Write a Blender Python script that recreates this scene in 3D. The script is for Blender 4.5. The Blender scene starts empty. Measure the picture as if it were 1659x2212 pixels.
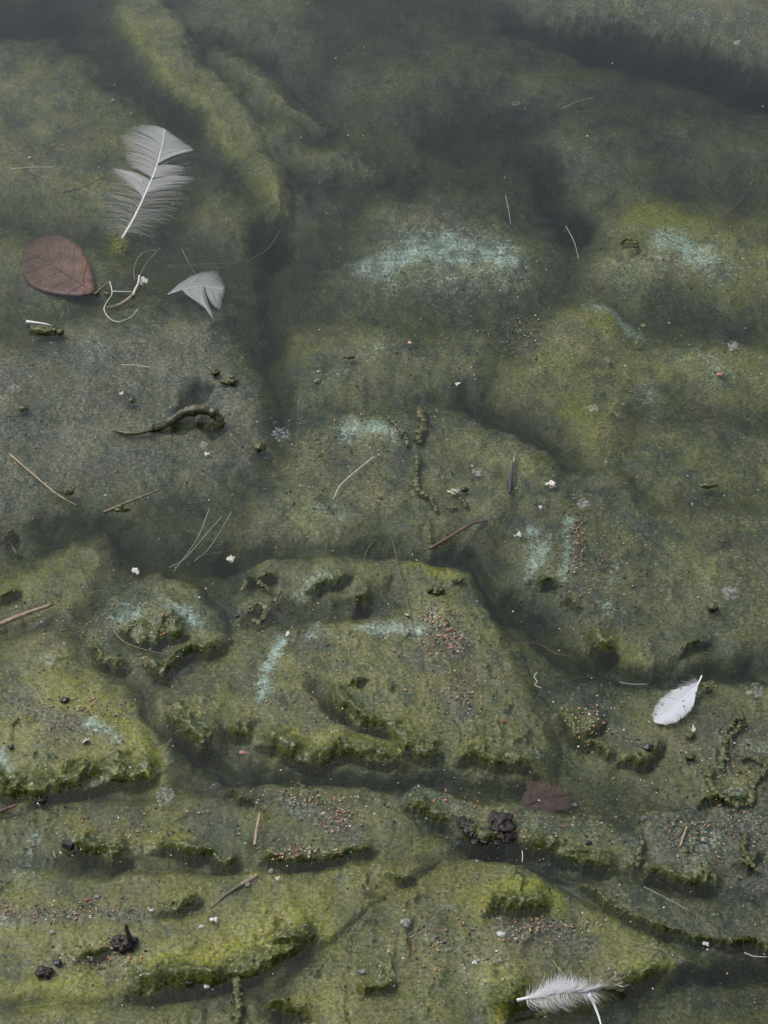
import bpy, bmesh, math, random
import numpy as np
from mathutils import Vector, Matrix

sc = bpy.context.scene
col = sc.collection
rng = random.Random(7)

# ---------------------------------------------------------------- camera, sky, sun, exposure
PITCH = math.radians(42.0)
DIST = 1.5            # metres from lens to the middle of the view
WID = 0.50            # metres across at the middle of the view
HGT = WID * 1024 / 768
SP, CP = math.sin(PITCH), math.cos(PITCH)
cam_d = bpy.data.cameras.new('camera')
cam = bpy.data.objects.new('camera', cam_d); col.objects.link(cam)
cam.location = (0, -DIST * CP, DIST * SP)
cam.rotation_euler = (math.pi / 2 - PITCH, 0, 0)
cam_d.sensor_fit = 'VERTICAL'
cam_d.angle = 2 * math.atan(HGT / 2 / DIST)
cam_d.clip_start = 0.02; cam_d.clip_end = 500
sc.camera = cam

SUN_EL, SUN_AZ = math.radians(58), math.radians(-62)   # azimuth from +Y (away from the camera) towards +X
w = bpy.data.worlds.new('World'); sc.world = w; w.use_nodes = True
nt = w.node_tree; nt.nodes.clear()
sky = nt.nodes.new('ShaderNodeTexSky'); sky.sky_type = 'NISHITA'; sky.sun_disc = False
sky.sun_elevation = SUN_EL; sky.sun_rotation = SUN_AZ
sky.air_density = 1.0; sky.dust_density = 4.0; sky.ozone_density = 1.0
hs = nt.nodes.new('ShaderNodeHueSaturation'); hs.inputs['Saturation'].default_value = 0.60
bg = nt.nodes.new('ShaderNodeBackground'); bg.inputs['Strength'].default_value = 0.15
wo = nt.nodes.new('ShaderNodeOutputWorld')
nt.links.new(sky.outputs[0], hs.inputs['Color']); nt.links.new(hs.outputs[0], bg.inputs[0]); nt.links.new(bg.outputs[0], wo.inputs[0])
sl = bpy.data.lights.new('sun', 'SUN'); sl.energy = 0.85; sl.angle = math.radians(14); sl.color = (1.0, 0.96, 0.9)
sun = bpy.data.objects.new('sun', sl); col.objects.link(sun)
sd = Vector((math.sin(SUN_AZ) * math.cos(SUN_EL), math.cos(SUN_AZ) * math.cos(SUN_EL), math.sin(SUN_EL)))
sun.rotation_euler = sd.to_track_quat('Z', 'Y').to_euler()
sc.view_settings.view_transform = 'Standard'; sc.view_settings.look = 'None'
sc.view_settings.exposure = 0.34; sc.view_settings.gamma = 1.0; sc.view_settings.use_curve_mapping = False
cy = sc.cycles
cy.max_bounces = 4; cy.transparent_max_bounces = 32; cy.volume_bounces = 1; cy.diffuse_bounces = 1; cy.glossy_bounces = 1
cy.use_denoising = True; cy.use_adaptive_sampling = True; cy.adaptive_threshold = 0.02; cy.adaptive_min_samples = 24
cy.caustics_reflective = False; cy.caustics_refractive = False

# ---------------------------------------------------------------- picture plan <-> water plane
# The plan of the shore is written in units of 1/1659 of the view's width at the water level.
PW, PH = 1659.0, 2212.0
MM = 0.001
def at(x, y, z=0.0):
    u = (x / PW - 0.5) * WID; v = (0.5 - y / PH) * HGT
    d = (u, DIST * CP + v * SP, -DIST * SP + v * CP)
    t = (z - DIST * SP) / d[2]
    return Vector((d[0] * t, -DIST * CP + d[1] * t, z))
def plan(X, Y, Z=0.0):
    ry = Y + DIST * CP; rz = Z - DIST * SP
    dep = ry * CP - rz * SP
    u = X / dep * DIST; v = (ry * SP + rz * CP) / dep * DIST
    return (u / WID + 0.5) * PW, (0.5 - v / HGT) * PH

# ---------------------------------------------------------------- noise
def _hash(ix, iy, seed):
    h = (ix.astype(np.int64) * 374761393 + iy.astype(np.int64) * 668265263 + seed * 1274126177) & 0xFFFFFFFF
    h = ((h ^ (h >> 13)) * 1274126177) & 0xFFFFFFFF
    h = h ^ (h >> 16)
    return (h & 0xFFFF).astype(np.float32) / 65535.0
def vnoise(x, y, seed=0):
    ix = np.floor(x); iy = np.floor(y)
    fx = (x - ix).astype(np.float32); fy = (y - iy).astype(np.float32)
    fx = fx * fx * fx * (fx * (fx * 6 - 15) + 10); fy = fy * fy * fy * (fy * (fy * 6 - 15) + 10)
    a = _hash(ix, iy, seed); b = _hash(ix + 1, iy, seed); c = _hash(ix, iy + 1, seed); d = _hash(ix + 1, iy + 1, seed)
    return (a + (b - a) * fx) * (1 - fy) + (c + (d - c) * fx) * fy - 0.5
def fbm(x, y, seed=0, oct=4, gain=0.5):
    s = 0; a = 1.0
    for i in range(oct):
        s = s + a * vnoise(x * (2.03 ** i) + 17.3 * i, y * (2.03 ** i) - 9.1 * i, seed + i * 31)
        a *= gain
    return s
def sstep(a, b, x):
    t = np.clip((x - a) / (b - a), 0, 1)
    return t * t * (3 - 2 * t)

# ---------------------------------------------------------------- the mats: label, top in mm, softness, yellow, mud, outline in plan units
MATS = [
 ('broad murky olive mat filling the upper left corner around the big white feather', -12, 60, .55, .2,
  [(-150,80),(40,55),(120,45),(130,90),(205,115),(260,165),(315,190),(365,260),(380,330),(330,430),(250,470),(150,470),(0,450),(-150,450)]),
 ('long sharp-edged sunken ridge slanting from the top edge beside the big feather', -11, 26, .75, .1,
  [(238,-80),(240,0),(290,95),(350,165),(425,228),(490,310),(545,380),(585,450),(625,440),(610,370),(590,290),(560,220),(500,160),(430,90),(370,0),(350,-80)]),
 ('narrow sunken fold running parallel to the long ridge in the upper middle', -11, 28, .75, .1,
  [(440,70),(520,90),(600,150),(660,210),(715,262),(690,270),(620,235),(560,200),(490,130)]),
 ('murky hump cut by the top edge left of its middle', -14, 60, .5, .25,
  [(395,-60),(640,-60),(680,40),(690,105),(640,120),(560,85),(470,55),(410,20)]),
 ('tongue-shaped sunken hump below the parallel fold in the upper middle', -13, 36, .6, .2,
  [(545,255),(630,243),(700,278),(790,310),(830,350),(760,375),(660,345),(590,315)]),
 ('small olive hump to the lower right of the big white feather', -14, 46, .6, .2,
  [(410,385),(470,365),(540,420),(560,480),(545,515),(480,525),(420,470)]),
 ('dim sunken mound in the murk between the ridge and the centre', -22, 70, .3, .4,
  [(620,400),(720,360),(800,390),(790,450),(700,490),(630,470)]),
 ('pale brown shallow mat in the top right corner', -5, 46, .45, .55,
  [(1060,-120),(1800,-120),(1800,175),(1640,135),(1560,110),(1500,85),(1420,75),(1310,48),(1210,30),(1110,5)]),
 ('dim greenish plateau under murky water near the top middle', -19, 80, .5, .35,
  [(700,120),(860,75),(1000,62),(1180,110),(1290,150),(1250,200),(1130,200),(1010,165),(930,205),(890,300),(800,290),(720,220)]),
 ('rounded sunken lobe with a tan rim right of the coiled snail shell', -15, 60, .35, .6,
  [(1165,275),(1205,238),(1270,235),(1340,270),(1395,335),(1440,400),(1450,450),(1370,445),(1290,420),(1215,375),(1170,325)]),
 ('blurred sunken hump against the right edge near the top', -17, 70, .45, .4,
  [(1450,260),(1540,250),(1800,300),(1800,380),(1580,385),(1480,345)]),
 ('yellowish mat with a turquoise bloom near the right edge', -6, 56, .8, .15,
  [(1300,445),(1420,415),(1540,425),(1800,470),(1800,650),(1600,645),(1500,610),(1400,640),(1310,610),(1265,570),(1285,500)]),
 ('grey-green mound with a broad turquoise crest in the centre of the pond', -5, 66, .3, .35,
  [(830,410),(940,395),(1060,425),(1140,490),(1195,545),(1175,610),(1100,655),(980,660),(860,645),(760,650),(735,600),(775,520),(795,440)]),
 ('wide dark green shelf just below the turquoise-crested mound', -7, 60, .5, .35,
  [(625,690),(740,690),(900,690),(1060,700),(1090,770),(1040,825),(900,850),(800,865),(690,855),(630,880),(615,800)]),
 ('olive mat with tiny pods and leaf scraps right of the middle', -6, 56, .75, .3,
  [(1190,650),(1270,618),(1370,680),(1440,730),(1560,715),(1800,735),(1800,880),(1500,850),(1400,870),(1345,960),(1300,990),(1240,950),(1160,880),(1075,850),(1090,770)]),
 ('greyish mud-coated mat carrying the curved root on the left', -4, 56, .25, .8,
  [(-150,740),(60,720),(180,665),(350,645),(470,645),(520,720),(560,830),(590,950),(565,1010),(480,1055),(300,1065),(150,1080),(70,1130),(0,1165),(-150,1180)]),
 ('dark olive patch holding the brown leaf at the left edge', -12, 60, .5, .2,
  [(-150,480),(60,470),(230,520),(270,570),(220,640),(120,660),(-150,660)]),
 ('central mottled mat carrying green weed curls and a white scrap', -5, 54, .5, .45,
  [(625,900),(720,880),(860,875),(980,868),(1100,905),(1195,985),(1230,1030),(1160,1065),(1060,1130),(940,1165),(830,1145),(700,1185),(540,1130),(560,1050),(610,1000)]),
 ('low wavy olive mat beside the right edge above the broad tongue', -7, 50, .55, .35,
  [(1350,990),(1400,905),(1500,885),(1800,930),(1800,1065),(1570,1075),(1450,1065)]),
 ('broad brownish tongue of algae with rusty seeds on the right', -3.5, 44, .45, .5,
  [(1140,1055),(1240,1015),(1320,1000),(1420,1085),(1560,1092),(1800,1095),(1800,1400),(1575,1400),(1545,1365),(1490,1405),(1400,1435),(1300,1405),(1262,1340),(1180,1275),(1120,1240),(1105,1150)]),
 ('mossy point reaching up beside the dark pool on the left', -3, 44, .65, .3,
  [(-150,1310),(70,1205),(150,1140),(225,1148),(245,1210),(215,1265),(160,1325),(90,1330),(-150,1400)]),
 ('craggy double-stepped mound with two turquoise patches left of centre', -1.5, 30, .45, .35,
  [(330,1230),(425,1262),(480,1320),(515,1385),(440,1428),(360,1460),(285,1440),(205,1440),(182,1395),(220,1330),(250,1270)]),
 ('great central mound with a dense cluster of orange seeds', -2, 34, .6, .25,
  [(520,1265),(560,1212),(660,1190),(760,1200),(890,1193),(1000,1232),(1050,1312),(1110,1390),(1150,1500),(1195,1600),(1185,1670),(1100,1652),(950,1640),(880,1645),(700,1655),(560,1612),(490,1565),(445,1612),(350,1542),(325,1495),(440,1430),(520,1370)]),
 ('large smooth mat at the left edge with a pale turquoise smear', -2, 36, .75, .2,
  [(-150,1395),(120,1350),(190,1420),(280,1482),(340,1560),(390,1640),(365,1680),(200,1702),(40,1722),(-150,1712)]),
 ('rough mat under the small white feather on the right', -2.5, 34, .45, .4,
  [(1200,1525),(1240,1472),(1400,1482),(1500,1452),(1640,1480),(1800,1500),(1800,1700),(1500,1735),(1430,1700),(1310,1650),(1240,1590)]),
 ('wavy shelf with seeds and a straw stub below the left mat', -2.5, 34, .55, .3,
  [(-150,1760),(200,1715),(420,1695),(560,1690),(700,1688),(850,1702),(930,1780),(1005,1835),(900,1848),(740,1862),(560,1862),(530,1870),(430,1850),(300,1840),(100,1845),(-150,1850)]),
 ('dark rolled ridge of algae with a rotten leaf lodged in it', -1.5, 26, .3, .3,
  [(862,1712),(900,1690),(1000,1715),(1120,1735),(1290,1760),(1390,1795),(1400,1870),(1340,1882),(1250,1860),(1110,1815),(1000,1800),(900,1762)]),
 ('purplish debris-strewn mat at the right edge below the curly weed', -2, 40, .25, .85,
  [(1420,1740),(1520,1710),(1800,1700),(1800,1900),(1560,1922),(1450,1900),(1405,1840),(1390,1780)]),
 ('swollen bright green fold with a dark front at the lower left', -1.5, 30, .8, .2,
  [(-150,1870),(300,1872),(500,1880),(700,1872),(880,1855),(930,1862),(800,1962),(700,2030),(610,2080),(525,2118),(400,2128),(250,2150),(-150,2160)]),
 ('seed-dotted strip along the bottom edge at the left', -2.5, 34, .7, .3,
  [(-150,2175),(250,2162),(430,2150),(520,2135),(570,2170),(600,2290),(560,2420),(-150,2420)]),
 ('broad pointed green mound at the bottom right of centre', -2, 36, .7, .3,
  [(965,1862),(1060,1850),(1200,1890),(1310,1960),(1450,2030),(1530,2062),(1445,2088),(1345,2130),(1300,2150),(1230,2160),(1110,2210),(1000,2420),(610,2420),(620,2110),(740,2002),(850,1912)]),
 ('greyish strip with a ragged dark edge at the lower right', -3, 34, .3, .6,
  [(1180,1880),(1300,1890),(1440,1915),(1560,1932),(1800,1920),(1800,2070),(1560,2045),(1440,2005),(1330,1955),(1240,1912)]),
 ('smooth sunken green hump in the bottom right corner', -8, 44, .6, .2,
  [(1330,2190),(1470,2095),(1600,2115),(1800,2150),(1800,2420),(1260,2420),(1290,2250)]),
]
# exposed edges facing the viewer: outline (left to right), height of the exposed band in plan units
LEDGES = [
 ([(190,1385),(200,1412),(222,1434),(255,1447),(290,1436)],24), ([(248,1352),(290,1388),(340,1396),(382,1378),(418,1364)],46),
 ([(292,1415),(328,1450),(362,1461),(386,1428),(430,1410),(470,1402),(505,1382)],22), ([(345,1528),(372,1562),(395,1588),(425,1605),(482,1618)],42),
 ([(482,1558),(515,1588),(545,1598)],28), ([(545,1612),(590,1622),(640,1638),(690,1656),(745,1632),(830,1645),(892,1647)],40),
 ([(700,1470),(722,1525),(760,1556),(800,1575),(860,1592),(905,1632),(962,1641)],32), ([(980,1632),(1022,1640),(1062,1652),(1102,1652),(1188,1669)],26),
 ([(525,1240),(560,1250),(602,1248)],14), ([(662,1268),(690,1277),(720,1258),(772,1240)],20), ([(758,1306),(805,1300)],22), ([(745,1475),(770,1478),(802,1455)],14),
 ([(-60,1715),(10,1718),(80,1722),(160,1706),(260,1686),(300,1692),(362,1660)],50), ([(1262,1343),(1274,1388),(1312,1412),(1352,1392)],26),
 ([(1470,1408),(1500,1400),(1545,1372)],10), ([(1140,1232),(1165,1255),(1210,1262)],14), ([(1215,1280),(1262,1320)],8),
 ([(1205,1515),(1222,1560),(1240,1600),(1282,1582),(1322,1550)],24), ([(1325,1640),(1392,1650),(1452,1600)],20),
 ([(140,1805),(185,1848),(240,1862),(300,1848)],38), ([(300,1836),(400,1842),(450,1856),(485,1876),(532,1864)],22),
 ([(552,1856),(640,1865),(742,1850),(832,1828)],18), ([(330,1966),(392,1966),(442,1946)],22), ([(480,1708),(520,1722),(560,1730)],10),
 ([(250,2142),(330,2150),(400,2128),(460,2134),(530,2112),(610,2076),(662,2040),(702,2010)],46), ([(150,2062),(210,2070),(248,2040)],16),
 ([(860,1722),(920,1766),(985,1796)],26), ([(985,1796),(1040,1822),(1100,1826)],26), ([(1105,1818),(1182,1836),(1262,1870),(1342,1882)],30), ([(1378,1876),(1462,1908),(1562,1920)],24),
 ([(1035,1968),(1112,1968),(1202,1948)],34), ([(1330,2126),(1382,2132),(1446,2078)],32),
 ([(1238,1908),(1282,1936),(1322,1952),(1422,2002),(1502,2032),(1600,2040),(1720,2056)],10),
 ([(1082,2222),(1108,2200),(1132,2184),(1180,2170)],60), ([(758,2120),(790,2150),(842,2140),(870,2118)],13), ([(560,2160),(600,2190),(684,2196)],24),
 ([(820,1880),(870,1900),(900,1882)],10), ([(1500,1745),(1560,1720),(1640,1735)],14), ([(1585,1850),(1620,1880),(1659,1830)],14),
 ([(1240,1600),(1300,1622),(1340,1630)],14), ([(0,1150),(20,1165),(38,1135)],14), ([(0,1300),(20,1290),(45,1265)],10),
]
TURQ = [  # bleached turquoise bloom: centre line and half width
 ([(800,560),(880,535),(960,525),(1080,545)],34,.9), ([(850,590),(1000,600),(1100,580)],40,.35), ([(1430,505),(1480,525),(1520,545)],26,1), ([(1350,580),(1440,545),(1560,570)],40,.35),
 ([(1270,640),(1330,665),(1385,700)],14,.8), ([(1155,1145),(1165,1180),(1152,1235)],20,.9), ([(1228,1120),(1226,1200),(1222,1245)],11,.8), ([(1330,1220),(1325,1245)],14,.5),
 ([(265,1328),(300,1312)],20,.85), ([(380,1320),(405,1338),(425,1345)],20,.9), ([(618,1380),(598,1420),(582,1465),(568,1500)],12,1), ([(790,1350),(860,1345),(910,1352)],14,.8),
 ([(660,1262),(700,1240)],16,.6), ([(670,1375),(700,1368)],14,.6), ([(200,1558),(228,1572),(248,1600)],16,1), ([(0,1618),(12,1650)],16,.9), ([(740,925),(800,912),(850,922)],20,.85),
 ([(92,1785),(68,1815),(62,1870)],10,.7), ([(40,1855),(60,1880)],30,.3), ([(630,1735),(660,1748)],14,.5), ([(925,1350),(940,1335)],12,.7), ([(90,1405),(100,1420)],10,.5), ([(1510,1830),(1540,1815)],16,.6), ([(1590,1700),(1610,1720)],18,.4),
 ([(1620,1585),(1650,1600)],18,.3), ([(640,880),(700,830),(830,735)],26,.25), ([(1400,830),(1420,870)],26,.4), ([(1490,760),(1560,790)],40,.25), ([(1320,1300),(1330,1320)],10,.5), ([(180,745),(215,745)],18,.35), ([(0,1985),(40,1990)],20,.3), ([(690,1095),(740,1090)],26,.3),
]
MUD = [  # bare purplish-grey silt
 ([(1225,1150),(1240,1200),(1262,1275)],26,.8), ([(930,1330),(960,1370),(1000,1400)],36,.7), ([(1080,1985),(1170,2000),(1270,2040)],40,.9), ([(880,2010),(990,2050),(1080,2070)],50,.5), ([(60,1510),(130,1550),(190,1570)],36,.8), ([(620,1740),(720,1770),(760,1800)],36,.8),
 ([(1450,1800),(1560,1770),(1640,1790)],60,.9), ([(1640,1840),(1659,1900)],40,.9), ([(1090,690),(1140,720)],40,.7), ([(0,1975),(120,1965),(290,1980)],26,.8), ([(100,2090),(220,2070),(290,2040)],30,.6), ([(380,1040),(480,960)],60,.5), ([(540,880),(530,940)],40,.5),
 ([(980,1500),(1000,1540)],30,.5), ([(540,1300),(640,1320),(860,1290)],40,.7), ([(860,640),(1000,640)],50,.4), ([(1420,640),(1560,660)],40,.6), ([(1250,1540),(1300,1560)],36,.5), ([(1330,1150),(1400,1220)],60,.4), ([(1500,1300),(1600,1280)],60,.4), ([(250,1270),(210,1320)],40,.5), ([(1500,940),(1640,960)],50,.4), ([(560,1420),(600,1520)],40,.3), ([(0,1800),(60,1790)],40,.4),
]
PITS = [ ([(385,915),(400,860),(435,825)],18,9), ([(440,905),(455,925)],16,6), ([(690,1480),(760,1530),(830,1570)],22,6), ([(560,1330),(700,1310),(860,1280)],30,6), ([(1100,1940),(1200,1990)],14,0) ]
DEEPS = [ # channels: centre line, half width, extra depth mm
 ([(0,20),(60,30),(110,20)],60,35), ([(210,120),(300,200),(400,235)],40,18), ([(1280,60),(1480,110),(1600,150),(1750,200)],38,40), ([(1100,30),(1280,70)],22,25), ([(1180,330),(1210,410),(1260,480)],30,26), ([(600,450),(580,560),(600,800),(600,900)],34,14),
 ([(560,480),(590,520)],30,20), ([(1000,840),(1100,890),(1250,980)],28,16), ([(100,1130),(250,1130),(330,1180),(480,1190)],34,18), ([(480,1190),(640,1175),(900,1170),(1010,1190),(1080,1300)],20,14), ([(1110,1290),(1250,1420),(1400,1445),(1600,1420)],24,20), ([(280,1490),(360,1590),(480,1650),(700,1675),(950,1670),(1150,1690)],18,14), ([(1000,1830),(1120,1850),(1250,1890)],14,12), ([(950,1860),(860,1905),(740,2000),(600,2095)],10,8), ([(1460,2090),(1560,2070),(1700,2080)],26,22), ([(1480,2090),(1400,2160),(1340,2260)],16,12), ([(470,80),(560,110)],24,18), ([(400,60),(470,70)],16,14), ([(640,340),(760,400),(880,380)],40,12), ([(640,200),(760,330)],30,8), ([(940,260),(1100,240),(1160,300)],50,12),
]
YELLOW = [  # fresh yellow-green growth
 ([(400,2095),(540,2035),(660,1990)],52,.75), ([(1050,1935),(1190,1928)],34,.6), ([(600,2165),(680,2175)],26,.6), ([(40,2150),(190,2140)],44,.4), ([(900,1205),(960,1230)],30,.5), ([(1090,2205),(1140,2150)],36,.7), ([(10,1690),(150,1690),(320,1665)],28,.4), ([(190,1800),(380,1800)],40,.4),
 ([(720,1600),(850,1620)],30,.4), ([(640,1590),(700,1620)],30,.4), ([(1290,1380),(1340,1400)],30,.4), ([(260,30),(340,140),(480,290),(560,400)],26,.4), ([(1230,890),(1290,950)],40,.4), ([(1390,440),(1480,440)],36,.5), ([(1250,660),(1300,690)],34,.4), ([(150,100),(200,80)],30,.3), ([(120,1480),(250,1540),(320,1640)],40,.3), ([(1380,2110),(1440,2085)],24,.5), ([(250,520),(262,540)],26,.8), ([(1300,150),(1240,130)],40,.4), ([(860,1920),(1000,1890)],50,.3), ([(20,1280),(120,1180)],40,.3), ([(640,700),(660,760)],30,.3),
]
# ---------------------------------------------------------------- height and colour fields over the plan
def seg_field(pts, X, Y, signed=False):
    """distance to a polyline; with signed=True also which side (up-picture is positive) and position along it"""
    best = np.full(X.shape, 1e9, np.float32); side = np.zeros(X.shape, np.float32); tt = np.zeros(X.shape, np.float32)
    n = len(pts) - 1
    for i in range(n):
        (ax, ay), (bx, by) = pts[i], pts[i + 1]
        dx, dy = bx - ax, by - ay; L2 = dx * dx + dy * dy
        raw = ((X - ax) * dx + (Y - ay) * dy) / L2
        t = np.clip(raw, 0, 1)
        d = np.hypot(X - ax - t * dx, Y - ay - t * dy)
        m = d < best
        best = np.where(m, d, best)
        if signed:
            s = dx * (Y - ay) - dy * (X - ax)     # plan y points down the picture
            side = np.where(m, -s, side); tt = np.where(m, (i + t) / n, tt)
    return (best, np.sign(side), tt) if signed else best

def poly_sd(pts, X, Y):
    d = seg_field(pts + [pts[0]], X, Y)
    ins = np.zeros(X.shape, bool)
    j = len(pts) - 1
    for i in range(len(pts)):
        xi, yi = pts[i]; xj, yj = pts[j]
        c = ((yi > Y) != (yj > Y)) & (X < (xj - xi) * (Y - yi) / (yj - yi + 1e-9) + xi)
        ins ^= c; j = i
    return np.where(ins, d, -d)

R0x, R0y, RS = -260.0, -300.0, 4.0
rx = np.arange(R0x, PW + 260, RS, dtype=np.float32); ry = np.arange(R0y, PH + 320, RS, dtype=np.float32)
RX, RY = np.meshgrid(rx, ry)

def local(pts, pad, fn, out):
    xs = [p[0] for p in pts]; ys = [p[1] for p in pts]
    x0 = max(int((min(xs) - pad - R0x) / RS), 0); x1 = min(int((max(xs) + pad - R0x) / RS) + 2, out.shape[1])
    y0 = max(int((min(ys) - pad - R0y) / RS), 0); y1 = min(int((max(ys) + pad - R0y) / RS) + 2, out.shape[0])
    if x1 <= x0 or y1 <= y0: return
    sub = out[y0:y1, x0:x1]
    sub[...] = fn(RX[y0:y1, x0:x1], RY[y0:y1, x0:x1], sub)

BEDR = -8.5 - 4.0 * sstep(1400, 100, RY)          # channel floor, mm
for pts, hw, dep in DEEPS:
    local(pts, hw * 3, lambda X, Y, o: o - dep * 0.5 * np.exp(-(seg_field(pts, X, Y) / hw) ** 2), BEDR)
ZR = BEDR.copy(); REG = np.zeros(ZR.shape, np.int16); YEL = np.full(ZR.shape, .45, np.float32); MUDR = np.full(ZR.shape, .35, np.float32)
ZTOP = np.full(ZR.shape, -99, np.float32)
for i, (lab, top, soft, yel, mud, pts) in enumerate(MATS):
    my = sum(p[1] for p in pts) / len(pts)
    top = top * .34 if top < -10 else (top * .5 if my < 1150 else top)
    if my > 1150: soft *= .62
    elif my > 600: soft *= .8
    def f(X, Y, o):
        sdist = poly_sd(pts, X, Y)
        k = np.clip((sdist + soft * (1.5 if my > 1150 else 1.05)) / (soft * 2.3), 0, 1); k = k * k * (3 - 2 * k)
        return BEDR[_s] + (top + (1.7 * (np.clip(sdist / 150, 0, 1) - .45) if my > 1150 else 0) - BEDR[_s]) * k
    xs = [p[0] for p in pts]; ys = [p[1] for p in pts]; pad = soft * 1.2
    x0 = max(int((min(xs) - pad - R0x) / RS), 0); x1 = min(int((max(xs) + pad - R0x) / RS) + 2, ZR.shape[1])
    y0 = max(int((min(ys) - pad - R0y) / RS), 0); y1 = min(int((max(ys) + pad - R0y) / RS) + 2, ZR.shape[0])
    _s = (slice(y0, y1), slice(x0, x1))
    z = f(RX[_s], RY[_s], None); k = (z - BEDR[_s]) / (top - BEDR[_s])
    m = z > ZR[_s]
    ZR[_s] = np.where(m, z, ZR[_s])
    REG[_s] = np.where(m & (k > .12), i + 1, REG[_s])
    YEL[_s] = YEL[_s] * (1 - k) + yel * k; MUDR[_s] = MUDR[_s] * (1 - k) + mud * k
for pts, hw, dep in PITS:
    local(pts, hw * 3, lambda X, Y, o: o - dep * np.exp(-(seg_field(pts, X, Y) / hw) ** 3), ZR)
TQR = np.zeros(ZR.shape, np.float32); MDR = np.zeros(ZR.shape, np.float32)
for pts, hw, a in TURQ:
    local(pts, hw * 3, lambda X, Y, o: np.maximum(o, a * np.exp(-(seg_field(pts, X, Y) / (hw * 1.15)) ** 2)), TQR)
for pts, hw, a in MUD:
    local(pts, hw * 3, lambda X, Y, o: np.maximum(o, a * np.exp(-(seg_field(pts, X, Y) / hw) ** 2)), MDR)
MUDR = np.maximum(MUDR * .8, MDR)
for pts, hw, am in YELLOW:
    local(pts, hw * 3, lambda X, Y, o: o + am * np.exp(-(seg_field(pts, X, Y) / hw) ** 2), YEL)
    local(pts, hw * 3, lambda X, Y, o: o * (1 - .8 * min(am * 1.6, 1) * np.exp(-(seg_field(pts, X, Y) / hw) ** 2)), MUDR)

def samp(F, X, Y):
    gx = np.clip((X - R0x) / RS, 0, F.shape[1] - 1.001); gy = np.clip((Y - R0y) / RS, 0, F.shape[0] - 1.001)
    ix = gx.astype(np.int32); iy = gy.astype(np.int32); fx = gx - ix; fy = gy - iy
    return (F[iy, ix] * (1 - fx) + F[iy, ix + 1] * fx) * (1 - fy) + (F[iy + 1, ix] * (1 - fx) + F[iy + 1, ix + 1] * fx) * fy

# graded grid: fine under the view, growing steps outside it
ymin = at(830, PH).y - .03; ymax = at(830, 0).y + .04; xh = at(1659, 0).x + .03
def graded(a, b, step, far):
    core = list(np.arange(a, b, step)); s = step; lo = []; x = a
    while x > -far:
        s = min(s * 1.22, 3.0); x -= s; lo.append(x)
    hi = []; x = core[-1]; s = step
    while x < far:
        s = min(s * 1.22, 3.0); x += s; hi.append(x)
    return np.array(lo[::-1] + core + hi, np.float64)
gx = graded(-xh, xh, .00085, 40.0); gy = graded(ymin, ymax, .00095, 40.0)
GX, GY = np.meshgrid(gx, gy)
DX, DY = plan(GX, GY)
front = GY + DIST * CP > .3
DX = np.where(front, DX, -5000); DY = np.where(front, DY, 9000)
DX = np.clip(DX, -9000, 9000); DY = np.clip(DY, -9000, 9000)
mmx, mmy = GX * 1000, GY * 1000
wx = DX + 26 * fbm(mmx / 26, mmy / 34, 11, 3) + 5 * fbm(mmx / 7, mmy / 9, 12, 2); wy = DY + 24 * fbm(mmx / 26, mmy / 34, 13, 3) + 5 * fbm(mmx / 7, mmy / 9, 14, 2)
Z = samp(ZR, wx, wy); BED = samp(BEDR, wx, wy)
inb = (wx > R0x) & (wx < PW + 250) & (wy > R0y) & (wy < PH + 310)
edge = np.minimum(np.minimum(wx + 200, PW + 200 - wx), np.minimum(wy + 240, PH + 260 - wy))
inside = sstep(0, 120, edge) * front
reg = REG[np.clip(((wy - R0y) / RS).astype(int), 0, REG.shape[0] - 1), np.clip(((wx - R0x) / RS).astype(int), 0, REG.shape[1] - 1)]
reg = np.where(inb & (inside > .02), reg, 0)
far_z = -9 + 16 * fbm(mmx / 130, mmy / 160, 41, 4) - 10 * sstep(.2, 1.2, GY)
far_z = np.minimum(far_z, 3)
# unseen bank added behind the viewer to block sky and darken the fronts
far_z = far_z + 3300 * sstep(-2.0, -5.2, GY) + 120 * fbm(mmx / 500, mmy / 500, 43, 3) * sstep(-1.9, -2.6, GY)
Z = far_z + (Z - far_z) * inside
yel = .5 + (samp(YEL, wx, wy) - .5) * inside; mud = .35 + (samp(MUDR, wx, wy) - .35) * inside + .10 * sstep(900, 300, DY); tq = samp(TQR, wx, wy) * inside
shallow = sstep(-22, -2, Z)
# relief of the mats themselves
und = fbm(mmx / 34, mmy / 40, 21, 3)
Z = Z - .6 * shallow + 2.4 * und * (.5 + .5 * shallow) + 1.3 * fbm(mmx / 9, mmy / 11, 22, 3) + .32 * fbm(mmx / 2.8, mmy / 3.2, 23, 2)
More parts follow.
